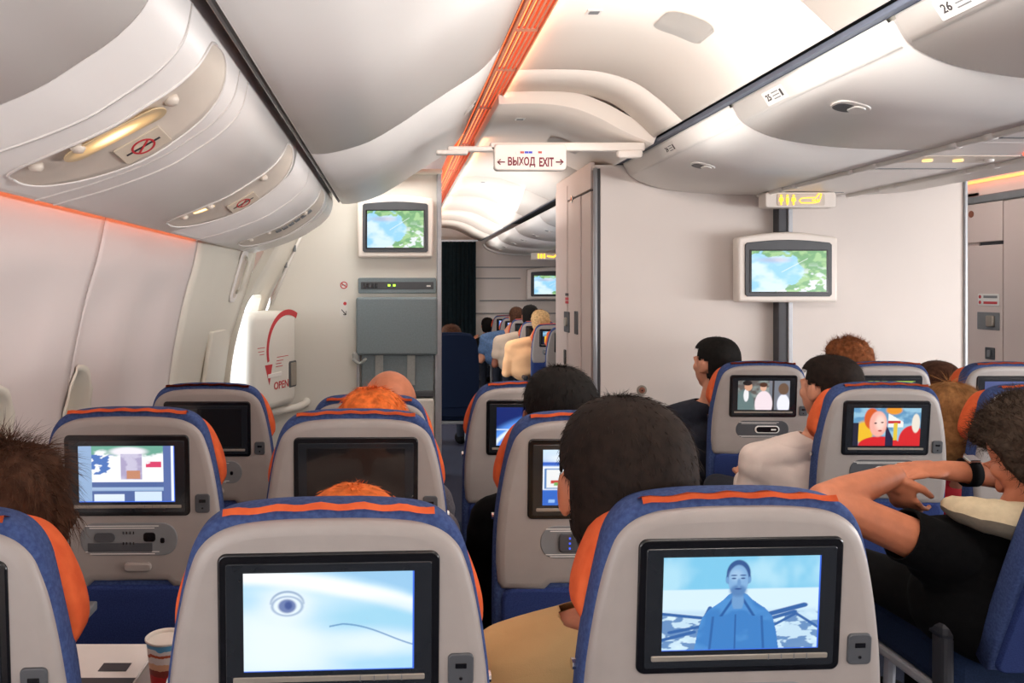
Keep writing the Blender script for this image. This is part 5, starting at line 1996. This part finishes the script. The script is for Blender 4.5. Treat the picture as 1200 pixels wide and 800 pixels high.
# neck pillow
np_ = thing('neck_pillow', 'beige and grey inflatable neck pillow under the curly hair', 'pillow', (1.56, 1.99, 0))
pts, rs = [], []
for k in range(25):
    a = math.radians(-215 + 250 * k / 24) + PI
    pts.append(V((math.cos(a) * .105 - .01, math.sin(a) * .085, .845 + .0 * k - E * 0)))
bm = bmesh.new()
path = [(-.16, .03), (-.14, -.03), (-.10, -.075), (-.04, -.10), (.03, -.10), (.09, -.075), (.125, -.02), (.13, .05)]
pth = catmull([V((x, y)) for x, y in path], 4)
nP = len(pth)
for nm2, sgn, mt in (('upper_half', 1, 'pillow'), ('lower_half', -1, 'pillow2')):
    bm = bmesh.new()
    rings = []
    for i, q in enumerate(pth):
        a = pth[max(0, i - 1)]
        b = pth[min(nP - 1, i + 1)]
        t = (b - a).normalized()
        nn = V((-t.y, t.x))
        e = math.sin(PI * (i + .6) / (nP + .2)) ** .35
        ring = []
        for k in range(9):
            an = PI * k / 8
            ring.append(bm.verts.new((q.x + nn.x * .052 * math.cos(an) * e, q.y + nn.y * .052 * math.cos(an) * e, .838 - .09 * q.x + sgn * .048 * math.sin(an) * e + .0015 * math.sin(i * 1.9))))
        rings.append(ring)
    for a, b in zip(rings[:-1], rings[1:]):
        for k in range(8):
            bm.faces.new((a[k], a[k + 1], b[k + 1], b[k])).smooth = True
    bm.faces.new(rings[0])
    bm.faces.new(rings[-1])
    bmesh.ops.recalc_face_normals(bm, faces=bm.faces)
    frombm(nm2, bm, M[mt], np_)

# far cabin people
person('person with light blond hair and glowing peach shirt in the far cabin', (1.50, 8.18, 1.055), 'skin', ('thick', 'hlblond'), 'cpeach', 'long', 1.0, voxel=.014, detail=False, nstr=800, strand=(.02, .003), body_dx=-.13)
person('dark-haired person in beige top behind the blond one in the far cabin', (1.53, 8.98, 1.085), 'skin3', ('short', 'hblack'), 'cstripe', 'short', 1.1, voxel=.016, detail=False, nstr=500, strand=(.02, .003), body_dx=-.18)
person('brown-haired person in denim shirt beside the far-cabin aisle', (1.50, 9.78, 1.05), 'skin', ('short', 'hbrown'), 'cblue', 'short', 1.05, voxel=.016, detail=False, nstr=500, strand=(.02, .003), body_dx=-.22)
person('person in black leaning into the aisle farthest away', (1.34, 11.45, .86), 'skin', ('short', 'hblack'), 'cblack', 'short', 1.05, voxel=.016, detail=False, nstr=500, strand=(.02, .003), body_dx=-.05)
person('brown-haired person above the plain dark blue seat', (.47, 6.62, .98), 'skin', ('short', 'hbrown'), 'cgrey', 'short', 1.05, voxel=.014, detail=False, nstr=800, strand=(.02, .002))

# ------------------------------------------------------------------ tray, cup, paper, knee
t = thing('tray_table', 'small grey folded-out tray table carrying the paper cup', 'table')
ZT = E - .685
box('tray_top', (-.52, 1.42, ZT - .012), (.36, .22, .022), M['shell'], t, bev=.008)
for x in (-.68, -.36):
    box('tray_arm', (x, 1.65, ZT - .03), (.02, .30, .02), M['mgrey'], t, bev=.004)
n_ = tag(box('newspaper', (-.53, 1.43, ZT + .004), (.16, .18, .006), M['paper'], None, None, .001), 'folded white printed paper lying beside the cup', 'paper')
box('headline_print', (-.50, 1.425, ZT + .0078), (.05, .03, .001), M['ink'], n_, None, 0)
box('picture_print', (-.50, 1.375, ZT + .0078), (.10, .02, .001), M['ink'], n_, None, 0)
cp = thing('paper_cup', 'red white and blue printed paper cup between the two nearest seats', 'cup', (-.393, 1.37, ZT))


def lathe(name, prof, m, parent, n=40, closed=True):
    bm = bmesh.new()
    rings = [[bm.verts.new((r * math.cos(2 * PI * k / n), r * math.sin(2 * PI * k / n), z)) for k in range(n)] for r, z in prof]
    for a, b in zip(rings[:-1], rings[1:]):
        for k in range(n):
            bm.faces.new((a[k - 1], a[k], b[k], b[k - 1])).smooth = True
    bm.faces.new(rings[0][::-1])
    if closed:
        bm.faces.new(rings[-1])
    bmesh.ops.recalc_face_normals(bm, faces=bm.faces)
    return frombm(name, bm, m, parent)


cm_ = bpy.data.materials.new('cup_print')
cm_.use_nodes = True
nt = cm_.node_tree
bs = nt.nodes['Principled BSDF']
bs.inputs['Roughness'].default_value = .5
tc = nt.nodes.new('ShaderNodeTexCoord')
sp = nt.nodes.new('ShaderNodeSeparateXYZ')
ns = nt.nodes.new('ShaderNodeTexNoise')
ns.inputs['Scale'].default_value = 55
md = nt.nodes.new('ShaderNodeMath')
md.operation = 'MULTIPLY_ADD'
md.inputs[1].default_value = .016
rp = nt.nodes.new('ShaderNodeValToRGB')
rp.color_ramp.interpolation = 'CONSTANT'
stops = [(0, (206, 44, 48)), (.040, (150, 60, 50)), (.050, (232, 180, 140)), (.062, (240, 232, 224)), (.074, (196, 90, 50)), (.080, (240, 232, 226)), (.088, (96, 170, 214))]
mp = nt.nodes.new('ShaderNodeMath')
mp.operation = 'MULTIPLY'
mp.inputs[1].default_value = 8.0
for i, (p_, c_) in enumerate(stops):
    el = rp.color_ramp.elements[i] if i < 2 else rp.color_ramp.elements.new(p_ * 8)
    el.position = p_ * 8
    el.color = lin(c_)
nt.links.new(tc.outputs['Object'], sp.inputs[0])
nt.links.new(tc.outputs['Object'], ns.inputs['Vector'])
nt.links.new(ns.outputs['Fac'], md.inputs[0])
nt.links.new(sp.outputs['Z'], md.inputs[2])
nt.links.new(md.outputs[0], mp.inputs[0])
nt.links.new(mp.outputs[0], rp.inputs['Fac'])
nt.links.new(rp.outputs['Color'], bs.inputs['Base Color'])
cp.scale = (.95, .95, .92)
lathe('cup_wall', [(.024, 0), (.025, .001), (.0345, .092)], cm_, cp, closed=False)
lathe('cup_rim', [(.033, .088), (.0345, .090), (.0365, .0915), (.0368, .094), (.035, .0955), (.033, .094), (.0325, .09), (.0232, .012), (.0005, .011)], M['cup'], cp)
